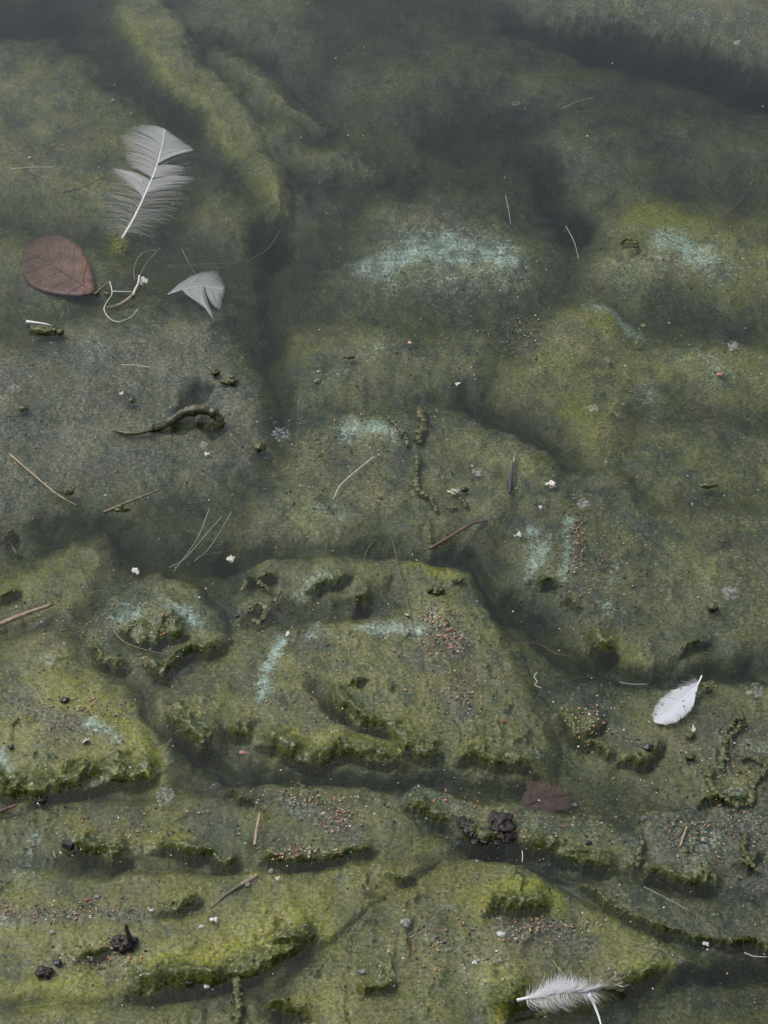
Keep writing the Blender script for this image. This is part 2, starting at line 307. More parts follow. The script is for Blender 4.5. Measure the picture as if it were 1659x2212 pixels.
# exposed edges
moss = np.zeros(Z.shape, np.float32)  # fresh green of exposed edges, plus shade painted onto their fronts
LW = 0.7
for li, (pts, th) in enumerate(LEDGES):
    xs = [p[0] for p in pts]; ys = [p[1] for p in pts]; pad = th * 4 + 20
    m = (DX > min(xs) - pad) & (DX < max(xs) + pad) & (DY > min(ys) - pad) & (DY < max(ys) + pad)
    if not m.any(): continue
    ii = np.where(m); a, b = mmx[ii], mmy[ii]
    X = DX[ii] + 12 * fbm(a / 11, b / 12, 50 + li, 3); Y = DY[ii] + 14 * fbm(a / 9, b / 12, 80 + li, 3) + 1.6 * fbm(a / 2.6, b / 3, 95 + li, 2)
    d, s, t = seg_field(pts, X, Y, True)
    u = d * s
    taper = sstep(0, .16, t) * sstep(1, .84, t)
    brk = sstep(-.52, .05, fbm(a / 9, b / 12, 120 + li, 2))
    H = (th * .13 + .5) * (.5 + .5 * taper) * (.30 + .70 * brk)        # mm of rise
    up = np.clip(u / (th * .60), 0, 1); up = up * (1.6 - .6 * up * up) * .999; up = np.clip(up, 0, 1) * np.exp(-(np.maximum(u - th * .60, 0) / (th * 1.05)) ** 1.4)
    tl = min(.30, 34.0 / sum(math.dist(p, q) for p, q in zip(pts, pts[1:]))); tap0 = sstep(0, tl, t) * sstep(1, 1 - tl, t)
    rise = (.30 + .70 * up) * np.exp(-(np.maximum(u - th * .60, 0) / (th * 1.3)) ** 1.3) * sstep(-1.2, 1.6, u) * tap0
    zz = Z[ii]
    zb = np.minimum(zz, -.8); z2 = np.where(u > -1, np.maximum(np.minimum(zz, H + 1.0), zb + (H - zb) * rise), zz)
    # the foot of the edge drops into water
    foot = np.exp(-np.maximum(-u, 0) / (th * .28 + 6)) * (u < 0) * (d < th * 2.5) * taper
    z2 = z2 - foot * min(3.6, th * .11 + .9)
    Z[ii] = z2
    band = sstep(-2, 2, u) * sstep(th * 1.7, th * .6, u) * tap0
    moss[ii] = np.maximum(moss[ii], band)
# small torn folds that just break the surface in the shallow half
patch = sstep(-.10, .22, fbm(mmx / 42, mmy / 55, 61, 3)) * sstep(1050, 1500, DY) * sstep(-7, -2.5, Z)
rid = 1 - 2.8 * np.abs(fbm(mmx / 9, mmy / 14, 62, 3)); rid = np.clip(rid, 0, 1) ** 2
bit = sstep(-.05, .40, fbm(mmx / 10, mmy / 14, 64, 2))
Z = Z + patch * rid * bit * 3.3
moss = np.maximum(moss, patch * rid * bit * .9)  # folds breaking the surface get the same painted-in shade
# rough strands on whatever stands out of the water
out = sstep(-1.5, 1.0, Z)
Z = Z + out * (.28 * fbm(mmx / 2.0, mmy / 2.6, 31, 2) + .8 * fbm(mmx / 6, mmy / 8, 33, 2)) * (.3 + .7 * moss)
Z = np.where(inside > .5, Z, Z)
Zm = Z * MM
NY, NX = Z.shape
# normals of the whole surface, shared by every mesh cut out of it
dzx = np.gradient(Zm, gx, axis=1); dzy = np.gradient(Zm, gy, axis=0)
NRM = np.stack([-dzx, -dzy, np.ones_like(Zm)], -1); NRM /= np.linalg.norm(NRM, axis=-1, keepdims=True)
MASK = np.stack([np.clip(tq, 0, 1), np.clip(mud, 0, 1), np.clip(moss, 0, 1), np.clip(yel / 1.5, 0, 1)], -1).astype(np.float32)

def surf(x, y):
    """height (m) of the bed or mat under a plan point, iterating along the line of sight"""
    z = 0.0
    for _ in range(4):
        p = at(x, y, z)
        j = min(max(int(np.searchsorted(gx, p.x)) - 1, 0), NX - 2); i = min(max(int(np.searchsorted(gy, p.y)) - 1, 0), NY - 2)
        z = .5 * z + .5 * float(Zm[i, j])
    return z
def surf_xy(X, Y):
    j = min(max(int(np.searchsorted(gx, X)), 0), NX - 1); i = min(max(int(np.searchsorted(gy, Y)), 0), NY - 1)
    return float(Zm[i, j])
# ---------------------------------------------------------------- materials
class NT:
    def __init__(s, name):
        s.m = bpy.data.materials.new(name); s.m.use_nodes = True; s.t = s.m.node_tree; s.t.nodes.clear()
        s.out = s.n('OutputMaterial')
    def n(s, typ, **kw):
        nd = s.t.nodes.new('ShaderNode' + typ)
        for k, v in kw.items(): setattr(nd, k, v)
        return nd
    def put(s, sock, v):
        if hasattr(v, 'is_output') or isinstance(v, bpy.types.NodeSocket): s.t.links.new(v, sock)
        elif isinstance(v, (tuple, list)) and len(v) == 3 and len(sock.default_value) == 4: sock.default_value = (*v, 1)
        else: sock.default_value = v
    def math(s, op, a, b=0.0, c=None, clamp=False):
        nd = s.n('Math', operation=op, use_clamp=clamp); s.put(nd.inputs[0], a); s.put(nd.inputs[1], b)
        if c is not None: s.put(nd.inputs[2], c)
        return nd.outputs[0]
    def ramp(s, x, a, b, lo=0.0, hi=1.0):
        nd = s.n('MapRange', interpolation_type='SMOOTHSTEP'); s.put(nd.inputs[0], x)
        for i, v in enumerate((a, b, lo, hi)): s.put(nd.inputs[i + 1], v)
        return nd.outputs[0]
    def mix(s, f, a, b, mode='MIX'):
        nd = s.n('MixRGB', blend_type=mode); s.put(nd.inputs[0], f); s.put(nd.inputs[1], a); s.put(nd.inputs[2], b)
        return nd.outputs[0]
    def noise(s, vec, scale, detail=2.0, rough=.5, dist=0.0):
        nd = s.n('TexNoise', noise_dimensions='2D'); s.put(nd.inputs['Vector'], vec); s.put(nd.inputs['Scale'], scale); s.put(nd.inputs['Detail'], detail); s.put(nd.inputs['Roughness'], rough); s.put(nd.inputs['Distortion'], dist)
        return nd.outputs[0]
    def voro(s, vec, scale, feature='F1', rnd=1.0):
        nd = s.n('TexVoronoi', feature=feature, voronoi_dimensions='2D'); s.put(nd.inputs['Vector'], vec); s.put(nd.inputs['Scale'], scale); s.put(nd.inputs['Randomness'], rnd)
        return nd
    def pos(s): return s.n('NewGeometry').outputs['Position']
    def bump(s, h, dist, strength=1.0, nrm=None):
        nd = s.n('Bump'); s.put(nd.inputs['Height'], h); s.put(nd.inputs['Distance'], dist); s.put(nd.inputs['Strength'], strength)
        if nrm is not None: s.put(nd.inputs['Normal'], nrm)
        return nd.outputs[0]
    def pbr(s, color, rough=.5, nrm=None, spec=.5, **kw):
        nd = s.n('BsdfPrincipled'); s.put(nd.inputs['Base Color'], color); s.put(nd.inputs['Roughness'], rough); s.put(nd.inputs['Specular IOR Level'], spec)
        if nrm is not None: s.put(nd.inputs['Normal'], nrm)
        for k, v in kw.items(): s.put(nd.inputs[k.replace('_', ' ')], v)
        return nd.outputs[0]
    def done(s, sh, vol=None):
        if sh is not None: s.t.links.new(sh, s.out.inputs[0])
        if vol is not None: s.t.links.new(vol, s.out.inputs[1])
        return s.m

def algae_material():
    k = NT('algae'); P0 = k.pos(); sx = k.n('SeparateXYZ'); k.put(sx.inputs[0], P0); cx = k.n('CombineXYZ')
    k.put(cx.inputs[0], sx.outputs[0]); k.put(cx.inputs[1], k.math('ADD', sx.outputs[1], k.math('MULTIPLY', sx.outputs[2], .7))); P = cx.outputs[0]   # keeps grain even on the steep fronts
    at_ = k.n('Attribute', attribute_name='mask'); sep = k.n('SeparateColor'); k.put(sep.inputs[0], at_.outputs['Color'])
    tq, mud, moss, yel = sep.outputs[0], sep.outputs[1], sep.outputs[2], k.math('MULTIPLY', at_.outputs['Alpha'], 1.5)
    big = k.noise(P, 28, 2, .55); mid = k.noise(P, 110, 2, .6); fine = k.noise(P, 480, 2, .65); grain = k.noise(P, 1500, 1, .7)
    # olive to yellow-green, browner where old
    y = k.math('ADD', yel, k.math('MULTIPLY', k.math('SUBTRACT', big, .5), 1.9))
    y = k.math('ADD', y, k.math('MULTIPLY', k.math('SUBTRACT', mid, .5), 1.2), clamp=True)
    c = k.mix(y, (.046, .064, .036), (.152, .154, .034))
    c = k.mix(k.ramp(k.math('ADD', yel, k.math('MULTIPLY', k.math('SUBTRACT', mid, .5), .8)), .70, 1.25), c, (.180, .190, .014))
    brown = k.ramp(k.noise(P, 17, 2, .6), .46, .70)
    c = k.mix(k.math('MULTIPLY', brown, .38), c, (.125, .105, .052))
    # silt
    mf = k.math('ADD', mud, k.math('MULTIPLY', k.math('SUBTRACT', mid, .5), 1.5))
    mf = k.ramp(k.math('ADD', mf, k.math('MULTIPLY', k.math('SUBTRACT', fine, .5), .8)), .35, .95, 0, .85)
    c = k.mix(mf, c, k.mix(k.ramp(fine, .35, .65), (.056, .058, .042), (.128, .124, .090)))
    # fresh moss on exposed edges, darkened in colour to paint in their shade
    moss_shade = k.math('MULTIPLY', moss, k.ramp(k.noise(P, 150, 2, .6), .18, .42))
    c = k.mix(k.math('MULTIPLY', moss_shade, .9), c, k.mix(k.ramp(fine, .3, .7), (.026, .038, .005), (.064, .080, .009)))
    # grain
    g = k.math('ADD', k.ramp(fine, .28, .72, .58, 1.34), k.ramp(grain, .3, .7, -.24, .24))
    c = k.mix(1.0, c, g, 'MULTIPLY')
    # pale gas blisters trapped in the mat
    def blisters(scale, r0, r1, keep0, keep1, seedoff):
        mp = k.n('Mapping'); k.put(mp.inputs['Vector'], P); mp.inputs['Location'].default_value = seedoff
        warp = mp.outputs[0]
        v = k.voro(warp, scale)
        cr = k.n('SeparateColor'); k.put(cr.inputs[0], v.outputs['Color'])
        rad = k.ramp(cr.outputs[0], 0, 1, r0, r1)
        d = k.math('DIVIDE', v.outputs['Distance'], rad)
        disc = k.ramp(d, 1.0, .72)
        rim = k.math('MULTIPLY', disc, k.ramp(d, .45, .85, .45, 1.0))
        kp = k.ramp(k.math('ADD', cr.outputs[1], k.math('MULTIPLY', k.math('SUBTRACT', big, .5), 1.6)), keep0, keep1)
        return k.math('MULTIPLY', rim, kp), k.math('MULTIPLY', disc, kp)
    b1, h1 = blisters(300, .20, .44, .40, .56, (0, 0, 0)); b3, h3 = blisters(140, .13, .30, .60, .75, (1.3, 5.1, .2))
    bl = k.math('MAXIMUM', b1, k.math('MULTIPLY', b3, .7))
    bl = k.math('MULTIPLY', bl, k.math('SUBTRACT', 1.0, k.math('MULTIPLY', moss, .8)))
    c = k.mix(k.math('MULTIPLY', k.ramp(bl, .05, .75), k.ramp(k.noise(P, 24, 2, .6), .35, .65, .10, .46)), c, (.31, .32, .17))
    # turquoise bloom, feathery
    tf = k.math('ADD', tq, k.math('MULTIPLY', k.math('SUBTRACT', k.noise(P, 420, 3, .85), .5), 2.8))
    tf = k.math('ADD', tf, k.math('MULTIPLY', k.math('SUBTRACT', mid, .5), .9))
    tn = k.noise(P, 95, 3, .65)
    tf = k.math('MULTIPLY', k.math('MULTIPLY', k.ramp(tf, .12, 1.2, 0, .95), k.ramp(tq, .02, .25)), k.ramp(tn, .34, .60, .30, 1.0))
    c = k.mix(tf, c, k.mix(k.ramp(fine, .45, .68), (.28, .41, .34), (.58, .64, .58)))
    # grit: pale and dark flecks
    v = k.voro(P, 420); cr = k.n('SeparateColor'); k.put(cr.inputs[0], v.outputs['Color'])
    fl = k.math('MULTIPLY', k.ramp(v.outputs['Distance'], .17, .11), k.ramp(cr.outputs[2], .90, .93))
    c = k.mix(k.math('MULTIPLY', fl, .75), c, (.50, .49, .43))
    fd = k.math('MULTIPLY', k.ramp(v.outputs['Distance'], .26, .16), k.ramp(cr.outputs[2], .09, .06))
    c = k.mix(k.math('MULTIPLY', fd, .85), c, (.018, .018, .018))
    h = k.math('ADD', k.math('MULTIPLY', fine, .6), k.math('MULTIPLY', grain, .35))
    nb = k.bump(h, .0010, k.math('SUBTRACT', .55, k.math('MULTIPLY', moss, .25)))
    ro = k.math('SUBTRACT', k.ramp(mid, .3, .7, .34, .55), k.math('MULTIPLY', moss, .12))
    return k.done(k.pbr(c, ro, nb, .4))

def water_materials():
    k = NT('pond_water'); P = k.pos()
    rip = k.math('ADD', k.noise(P, 9, 2, .5), k.math('MULTIPLY', k.noise(P, 42, 2, .5), .16))
    nb = k.bump(rip, .0035, .5)
    lw = k.n('LayerWeight'); lw.inputs['Blend'].default_value = .5; k.put(lw.inputs['Normal'], nb)
    f = k.math('ADD', k.math('MULTIPLY', k.math('POWER', lw.outputs['Facing'], 4.7), .98), .0175)
    gl = k.n('BsdfGlossy'); gl.inputs['Roughness'].default_value = 0.0; k.put(gl.inputs['Normal'], nb); gl.inputs['Color'].default_value = (1, 1, 1, 1)
    tr = k.n('BsdfTransparent')
    mx = k.n('MixShader'); k.put(mx.inputs[0], f); k.t.links.new(tr.outputs[0], mx.inputs[1]); k.t.links.new(gl.outputs[0], mx.inputs[2])
    va = k.n('VolumeAbsorption'); va.inputs['Color'].default_value = (.51, .57, .535, 1); va.inputs['Density'].default_value = 92.0
    vs = k.n('VolumeScatter'); vs.inputs['Color'].default_value = (.73, .79, .78, 1); vs.inputs['Density'].default_value = 3.6; vs.inputs['Anisotropy'].default_value = .3
    ad = k.n('AddShader'); k.t.links.new(va.outputs[0], ad.inputs[0]); k.t.links.new(vs.outputs[0], ad.inputs[1])
    return k.done(mx.outputs[0], ad.outputs[0])

M = {}
M['algae'] = algae_material()
M['water'] = water_materials()

# ---------------------------------------------------------------- cutting the surface into the bed and the mats
def tag(o, label=None, cat=None, group=None, kind=None):
    if label: o['label'] = label
    if cat: o['category'] = cat
    if group: o['group'] = group
    if kind: o['kind'] = kind
    return o
def mesh_obj(name, me, mat=None, parent=None):
    o = bpy.data.objects.new(name, me); col.objects.link(o)
    if mat is not None: me.materials.append(M[mat] if isinstance(mat, str) else mat)
    if parent is not None: o.parent = parent
    return o
def raw_mesh(name, V, F, smooth=True):
    """V (n,3) float array, F (m,3) or (m,4) int array"""
    V = np.asarray(V, np.float32); F = np.asarray(F, np.int32); k = F.shape[1]
    me = bpy.data.meshes.new(name)
    me.vertices.add(len(V)); me.vertices.foreach_set('co', V.ravel())
    me.loops.add(F.size); me.loops.foreach_set('vertex_index', F.ravel())
    me.polygons.add(len(F)); me.polygons.foreach_set('loop_start', np.arange(0, F.size, k, dtype=np.int32))
    me.update(calc_edges=True)
    me.polygons.foreach_set('use_smooth', np.full(len(F), smooth, bool))
    return me
PTS = np.stack([GX, GY, Zm], -1)
freg = reg[:-1, :-1]
def cut(name, sel, zoff=None):
    fi, fj = np.where(sel)
    q = np.stack([fi * NX + fj, fi * NX + fj + 1, (fi + 1) * NX + fj + 1, (fi + 1) * NX + fj], -1)
    u, inv = np.unique(q, return_inverse=True)
    V = PTS.reshape(-1, 3)[u].copy()
    if zoff is not None: V[:, 2] += zoff.reshape(-1)[u]
    me = raw_mesh(name, V, inv.reshape(-1, 4))
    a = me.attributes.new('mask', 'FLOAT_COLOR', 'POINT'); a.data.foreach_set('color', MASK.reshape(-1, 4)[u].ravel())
    me.normals_split_custom_set_from_vertices(NRM.reshape(-1, 3)[u].astype(np.float32))
    return me
def dilate(m, n):
    for _ in range(n):
        d = m.copy(); d[1:] |= m[:-1]; d[:-1] |= m[1:]; d[:, 1:] |= m[:, :-1]; d[:, :-1] |= m[:, 1:]; m = d
    return m
bedm = freg == 0
deep = dilate(bedm, 3)
low = np.zeros(Z.shape, np.float64); core = ~dilate(np.pad(bedm, ((0, 1), (0, 1)), mode='edge'), 1); low[core] = -.0012
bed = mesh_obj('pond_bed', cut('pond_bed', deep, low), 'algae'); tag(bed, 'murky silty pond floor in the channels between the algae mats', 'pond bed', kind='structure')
for i, (lab, *_r) in enumerate(MATS):
    sel = freg == i + 1
    if sel.sum() < 50: continue
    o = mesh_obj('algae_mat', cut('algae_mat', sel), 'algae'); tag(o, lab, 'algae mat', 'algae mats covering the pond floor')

# ---------------------------------------------------------------- water: one closed body, level top at zero
def build_water():
    W, D = 39.0, .6
    v = [(-W, -W, -D), (W, -W, -D), (W, W, -D), (-W, W, -D), (-W, -W, 0), (W, -W, 0), (W, W, 0), (-W, W, 0)]
    f = [(3, 2, 1, 0), (4, 5, 6, 7), (0, 1, 5, 4), (1, 2, 6, 5), (2, 3, 7, 6), (3, 0, 4, 7)]
    o = mesh_obj('pond_water', raw_mesh('pond_water', v, f, False), 'water'); tag(o, 'still murky pond water with grey sky reflected in it', 'water', kind='structure')
build_water()
# ---------------------------------------------------------------- materials of the loose things
def flat_mat(name, c0, c1, scale=300, rough=.5, spec=.5, bump=.0004, det=3, c2=None, s2=60, transl=0.0):
    k = NT(name); P = k.pos(); f = k.n('TexNoise', noise_dimensions='3D'); k.put(f.inputs['Vector'], P); f.inputs['Scale'].default_value = scale; f.inputs['Detail'].default_value = det; f.inputs['Roughness'].default_value = .65
    c = k.mix(k.ramp(f.outputs[0], .3, .7), c0, c1)
    if c2 is not None: c = k.mix(k.ramp(k.noise(P, s2, 2, .6), .45, .65), c, c2)
    sh = k.pbr(c, rough, k.bump(f.outputs[0], bump, .8), spec)
    if transl:
        t = k.n('BsdfTranslucent'); k.put(t.inputs[0], c); mx = k.n('MixShader'); mx.inputs[0].default_value = transl
        k.t.links.new(sh, mx.inputs[1]); k.t.links.new(t.outputs[0], mx.inputs[2]); sh = mx.outputs[0]
    return k.done(sh)
def veil_mat(name, c, alpha, rough=.6, spots=None):
    """thin, partly see-through tissue (feather vane, down)"""
    k = NT(name); P = k.pos(); col_ = c
    if spots:
        v = k.voro(P, spots[0]); cr = k.n('SeparateColor'); k.put(cr.inputs[0], v.outputs['Color'])
        m = k.math('MULTIPLY', k.ramp(v.outputs['Distance'], spots[1], spots[1] * .6), k.ramp(cr.outputs[0], spots[2], spots[2] + .05))
        col_ = k.mix(k.math('MULTIPLY', m, spots[4]), c, spots[3])
    d = k.n('BsdfDiffuse'); k.put(d.inputs[0], col_); t = k.n('BsdfTranslucent'); k.put(t.inputs[0], col_); tr = k.n('BsdfTransparent')
    m1 = k.n('MixShader'); m1.inputs[0].default_value = .4; k.t.links.new(d.outputs[0], m1.inputs[1]); k.t.links.new(t.outputs[0], m1.inputs[2])
    m2 = k.n('MixShader'); m2.inputs[0].default_value = alpha; k.t.links.new(tr.outputs[0], m2.inputs[1]); k.t.links.new(m1.outputs[0], m2.inputs[2])
    return k.done(m2.outputs[0])
def film_mat():
    k = NT('bubble_film'); lw = k.n('LayerWeight'); lw.inputs['Blend'].default_value = .5
    f = k.math('ADD', k.math('MULTIPLY', k.math('POWER', lw.outputs['Facing'], 4.0), .9), .035)
    gl = k.n('BsdfGlossy'); gl.inputs['Roughness'].default_value = .03; tr = k.n('BsdfTransparent'); tr.inputs[0].default_value = (.97, .97, .97, 1)
    mx = k.n('MixShader'); k.put(mx.inputs[0], f); k.t.links.new(tr.outputs[0], mx.inputs[1]); k.t.links.new(gl.outputs[0], mx.inputs[2])
    return k.done(mx.outputs[0])
M['film'] = film_mat()
M['quill'] = flat_mat('quill', (.78, .78, .76), (.86, .86, .85), 200, .35)
M['vane_sunk'] = veil_mat('vane_sunk', (.80, .81, .81), .22, spots=(260, .22, .55, (.9, .9, .9), .5))
M['down_sunk'] = veil_mat('down_sunk', (.66, .66, .60), .34)
M['vane'] = veil_mat('vane', (.86, .88, .93), .80, spots=(230, .26, .72, (.30, .31, .32), .75))
M['down'] = veil_mat('down', (.88, .88, .90), .62)
M['soiled_down'] = veil_mat('soiled_down', (.33, .31, .20), .55)
M['straw'] = flat_mat('straw', (.22, .165, .09), (.38, .30, .185), 420, .5, c2=(.13, .10, .055))
M['pale_straw'] = flat_mat('pale_straw', (.42, .42, .34), (.62, .61, .52), 300, .5)
M['reed'] = flat_mat('reed', (.065, .040, .026), (.16, .105, .075), 240, .4)
M['dark_stem'] = flat_mat('dark_stem', (.018, .016, .016), (.05, .042, .035), 300, .4)
M['olive_stem'] = flat_mat('olive_stem', (.055, .06, .025), (.13, .13, .07), 300, .45)
M['root'] = flat_mat('root', (.016, .014, .008), (.080, .070, .034), 350, .35, c2=(.07, .075, .02), s2=180, bump=.0008)
M['weed'] = flat_mat('weed', (.034, .045, .006), (.125, .135, .022), 420, .28, c2=(.15, .155, .06), s2=170, bump=.0012)
M['moss_dark'] = flat_mat('moss_dark', (.030, .036, .006), (.09, .10, .02), 420, .32, bump=.0009)
M['leaf_brown'] = None
M['rot'] = flat_mat('rot', (.008, .006, .005), (.028, .020, .017), 260, .38, .3, c2=(.036, .028, .026), s2=70, bump=.0009)
M['seed_a'] = flat_mat('seed_orange', (.40, .18, .09), (.55, .29, .16), 900, .4)
M['seed_b'] = flat_mat('seed_tan', (.46, .29, .16), (.60, .42, .27), 900, .4)
M['seed_c'] = flat_mat('seed_rust', (.12, .052, .042), (.24, .105, .08), 900, .45)
M['white_bit'] = flat_mat('white_bit', (.46, .44, .39), (.72, .71, .67), 500, .55, c2=(.55, .48, .38), s2=240)
M['pebble'] = flat_mat('pebble', (.13, .13, .115), (.27, .27, .24), 420, .4)
M['pebble_pale'] = flat_mat('pebble_pale', (.34, .35, .33), (.56, .56, .52), 420, .4)
M['pink'] = flat_mat('pink_pellet', (.28, .13, .11), (.42, .22, .19), 420, .5)
M['black'] = flat_mat('black_pellet', (.008, .008, .010), (.03, .03, .034), 300, .22)
M['violet'] = flat_mat('violet_sliver', (.016, .016, .026), (.05, .05, .07), 300, .4)
M['shell'] = flat_mat('shell', (.16, .145, .10), (.30, .27, .20), 500, .45)
M['strand_olive'] = flat_mat('strand_olive', (.07, .075, .03), (.15, .15, .07), 120, .5)
M['strand_pale'] = flat_mat('strand_pale', (.17, .17, .12), (.30, .30, .23), 120, .5)
M['strand_moss'] = flat_mat('strand_moss', (.040, .058, .006), (.15, .18, .025), 220, .35)
def leaf_mat(name, c0, c1, cv, see=1.0):
    k = NT(name); P = k.pos()
    v = k.voro(P, 430, 'DISTANCE_TO_EDGE'); e = k.ramp(v.outputs['Distance'], .02, .12)
    n = k.noise(P, 90, 3, .65); c = k.mix(k.ramp(n, .3, .7), c0, c1); c = k.mix(k.math('MULTIPLY', k.math('SUBTRACT', 1.0, e), .9), c, cv)
    c = k.mix(k.ramp(k.noise(P, 700, 2, .7), .58, .72, 0, .5), c, (.05, .03, .025))
    sh = k.pbr(c, .45, k.bump(e, .0003, .6), .45)
    if see < 1:
        tr = k.n('BsdfTransparent'); mx = k.n('MixShader'); mx.inputs[0].default_value = see; k.t.links.new(tr.outputs[0], mx.inputs[1]); k.t.links.new(sh, mx.inputs[2]); sh = mx.outputs[0]
    return k.done(sh)
M['leaf_brown'] = leaf_mat('leaf_brown', (.085, .040, .024), (.185, .100, .062), (.034, .015, .011))
M['leaf_red'] = leaf_mat('leaf_red', (.115, .055, .045), (.20, .110, .09), (.07, .032, .026), .48)

# ---------------------------------------------------------------- shape helpers
U = WID / PW                                   # one plan unit in metres
class MB:
    def __init__(s): s.V = []; s.F = []
    def add(s, V, F):
        o = len(s.V); s.V.extend(V); s.F.extend([tuple(i + o for i in f) for f in F]); return s
    def mesh(s, name, smooth=True):
        me = bpy.data.meshes.new(name); me.from_pydata([tuple(v) for v in s.V], [], s.F); me.update()
        me.polygons.foreach_set('use_smooth', np.full(len(me.polygons), smooth, bool)); return me
    def build(s, name, mat, parent=None, smooth=True, origin=None):
        if origin is not None: s.V = [Vector(v) - origin for v in s.V]
        o = mesh_obj(name, s.mesh(name, smooth), mat, parent)
        if origin is not None and parent is None: o.location = origin
        return o
def spline(pts, n):
    """Catmull-Rom through 3-D points"""
    P = [Vector(p) for p in pts]
    if len(P) == 2: return [P[0].lerp(P[1], i / (n - 1)) for i in range(n)]
    P = [P[0] * 2 - P[1]] + P + [P[-1] * 2 - P[-2]]; out = []; m = len(P) - 3
    for i in range(n):
        t = i / (n - 1) * m; k = min(int(t), m - 1); t -= k; a, b, c, d = P[k:k + 4]
        out.append(.5 * ((2 * b) + (c - a) * t + (2 * a - 5 * b + 4 * c - d) * t * t + (3 * b - a - 3 * c + d) * t ** 3))
    return out
def tube(mb, path, radii, n=7, squash=1.0, wob=0.0, r=rng):
    rings = []; V = []; F = []
    for i, p in enumerate(path):
        t = (path[min(i + 1, len(path) - 1)] - path[max(i - 1, 0)]).normalized()
        a = t.cross(Vector((0, 0, 1)));
        if a.length < 1e-6: a = Vector((1, 0, 0))
        a.normalize(); b = t.cross(a)
        R = radii(i / (len(path) - 1)) if callable(radii) else radii
        for j in range(n):
            th = 2 * math.pi * j / n; q = R * (1 + (r.random() - .5) * wob)
            V.append(p + a * math.cos(th) * q + b * math.sin(th) * q * squash)
    for i in range(len(path) - 1):
        for j in range(n):
            F.append((i * n + j, i * n + (j + 1) % n, (i + 1) * n + (j + 1) % n, (i + 1) * n + j))
    V.append(path[0]); V.append(path[-1]); c0, c1 = len(V) - 2, len(V) - 1; L = (len(path) - 1) * n
    for j in range(n):
        F.append((c0, (j + 1) % n, j)); F.append((c1, L + j, L + (j + 1) % n))
    mb.add(V, F); return mb
def ribbon(mb, path, wid):
    V = []; F = []
    for i, p in enumerate(path):
        t = (path[min(i + 1, len(path) - 1)] - path[max(i - 1, 0)]); t.z = 0; t.normalize()
        a = Vector((-t.y, t.x, 0)); R = wid(i / (len(path) - 1)) if callable(wid) else wid
        V += [p + a * R, p - a * R]
    for i in range(len(path) - 1): F.append((2 * i, 2 * i + 1, 2 * i + 3, 2 * i + 2))
    mb.add(V, F)
_ico = {}
def ico(sub):
    if sub not in _ico:
        bm = bmesh.new(); bmesh.ops.create_icosphere(bm, subdivisions=sub, radius=1); bm.verts.ensure_lookup_table()
        _ico[sub] = ([v.co.copy() for v in bm.verts], [tuple(v.index for v in f.verts) for f in bm.faces]); bm.free()
    return _ico[sub]
from mathutils import noise as mnoise
def lump(mb, c, rad, sc3=(1, 1, .7), rough=.35, freq=1.6, sub=2, seed=None):
    V, F = ico(sub); o = Vector((rng.random() * 50, rng.random() * 50, rng.random() * 50)); out = []
    for v in V:
        k = 1 + rough * (mnoise.noise(v * freq + o) + .5 * mnoise.noise(v * freq * 2.3 + o))
        out.append(Vector((v.x * sc3[0] * rad * k, v.y * sc3[1] * rad * k, v.z * sc3[2] * rad * k)) + c)
    mb.add(out, F)
def zat(x, y, mode):
    """mode: number = millimetres against the water level, 's' = resting on the mat, 'f' = on the mat or afloat"""
    if mode == 's': return surf(x, y)
    if mode == 'f': return max(surf(x, y), -.0002)
    return mode * MM
def path_of(pts, z, n=None, lift=0.0):
    P = []
    for i, p in enumerate(pts):
        zz = p[2] * MM if len(p) > 2 else zat(p[0], p[1], z)
        P.append(at(p[0], p[1], zz + lift))
    return spline(P, n or (len(pts) * 5))
def empty(name, loc):
    o = bpy.data.objects.new(name, None); o.location = loc; o.empty_display_size = .01; col.objects.link(o); return o
def part(mb, name, mat, root, smooth=True):
    return mb.build(name, mat, root, smooth, origin=root.location)

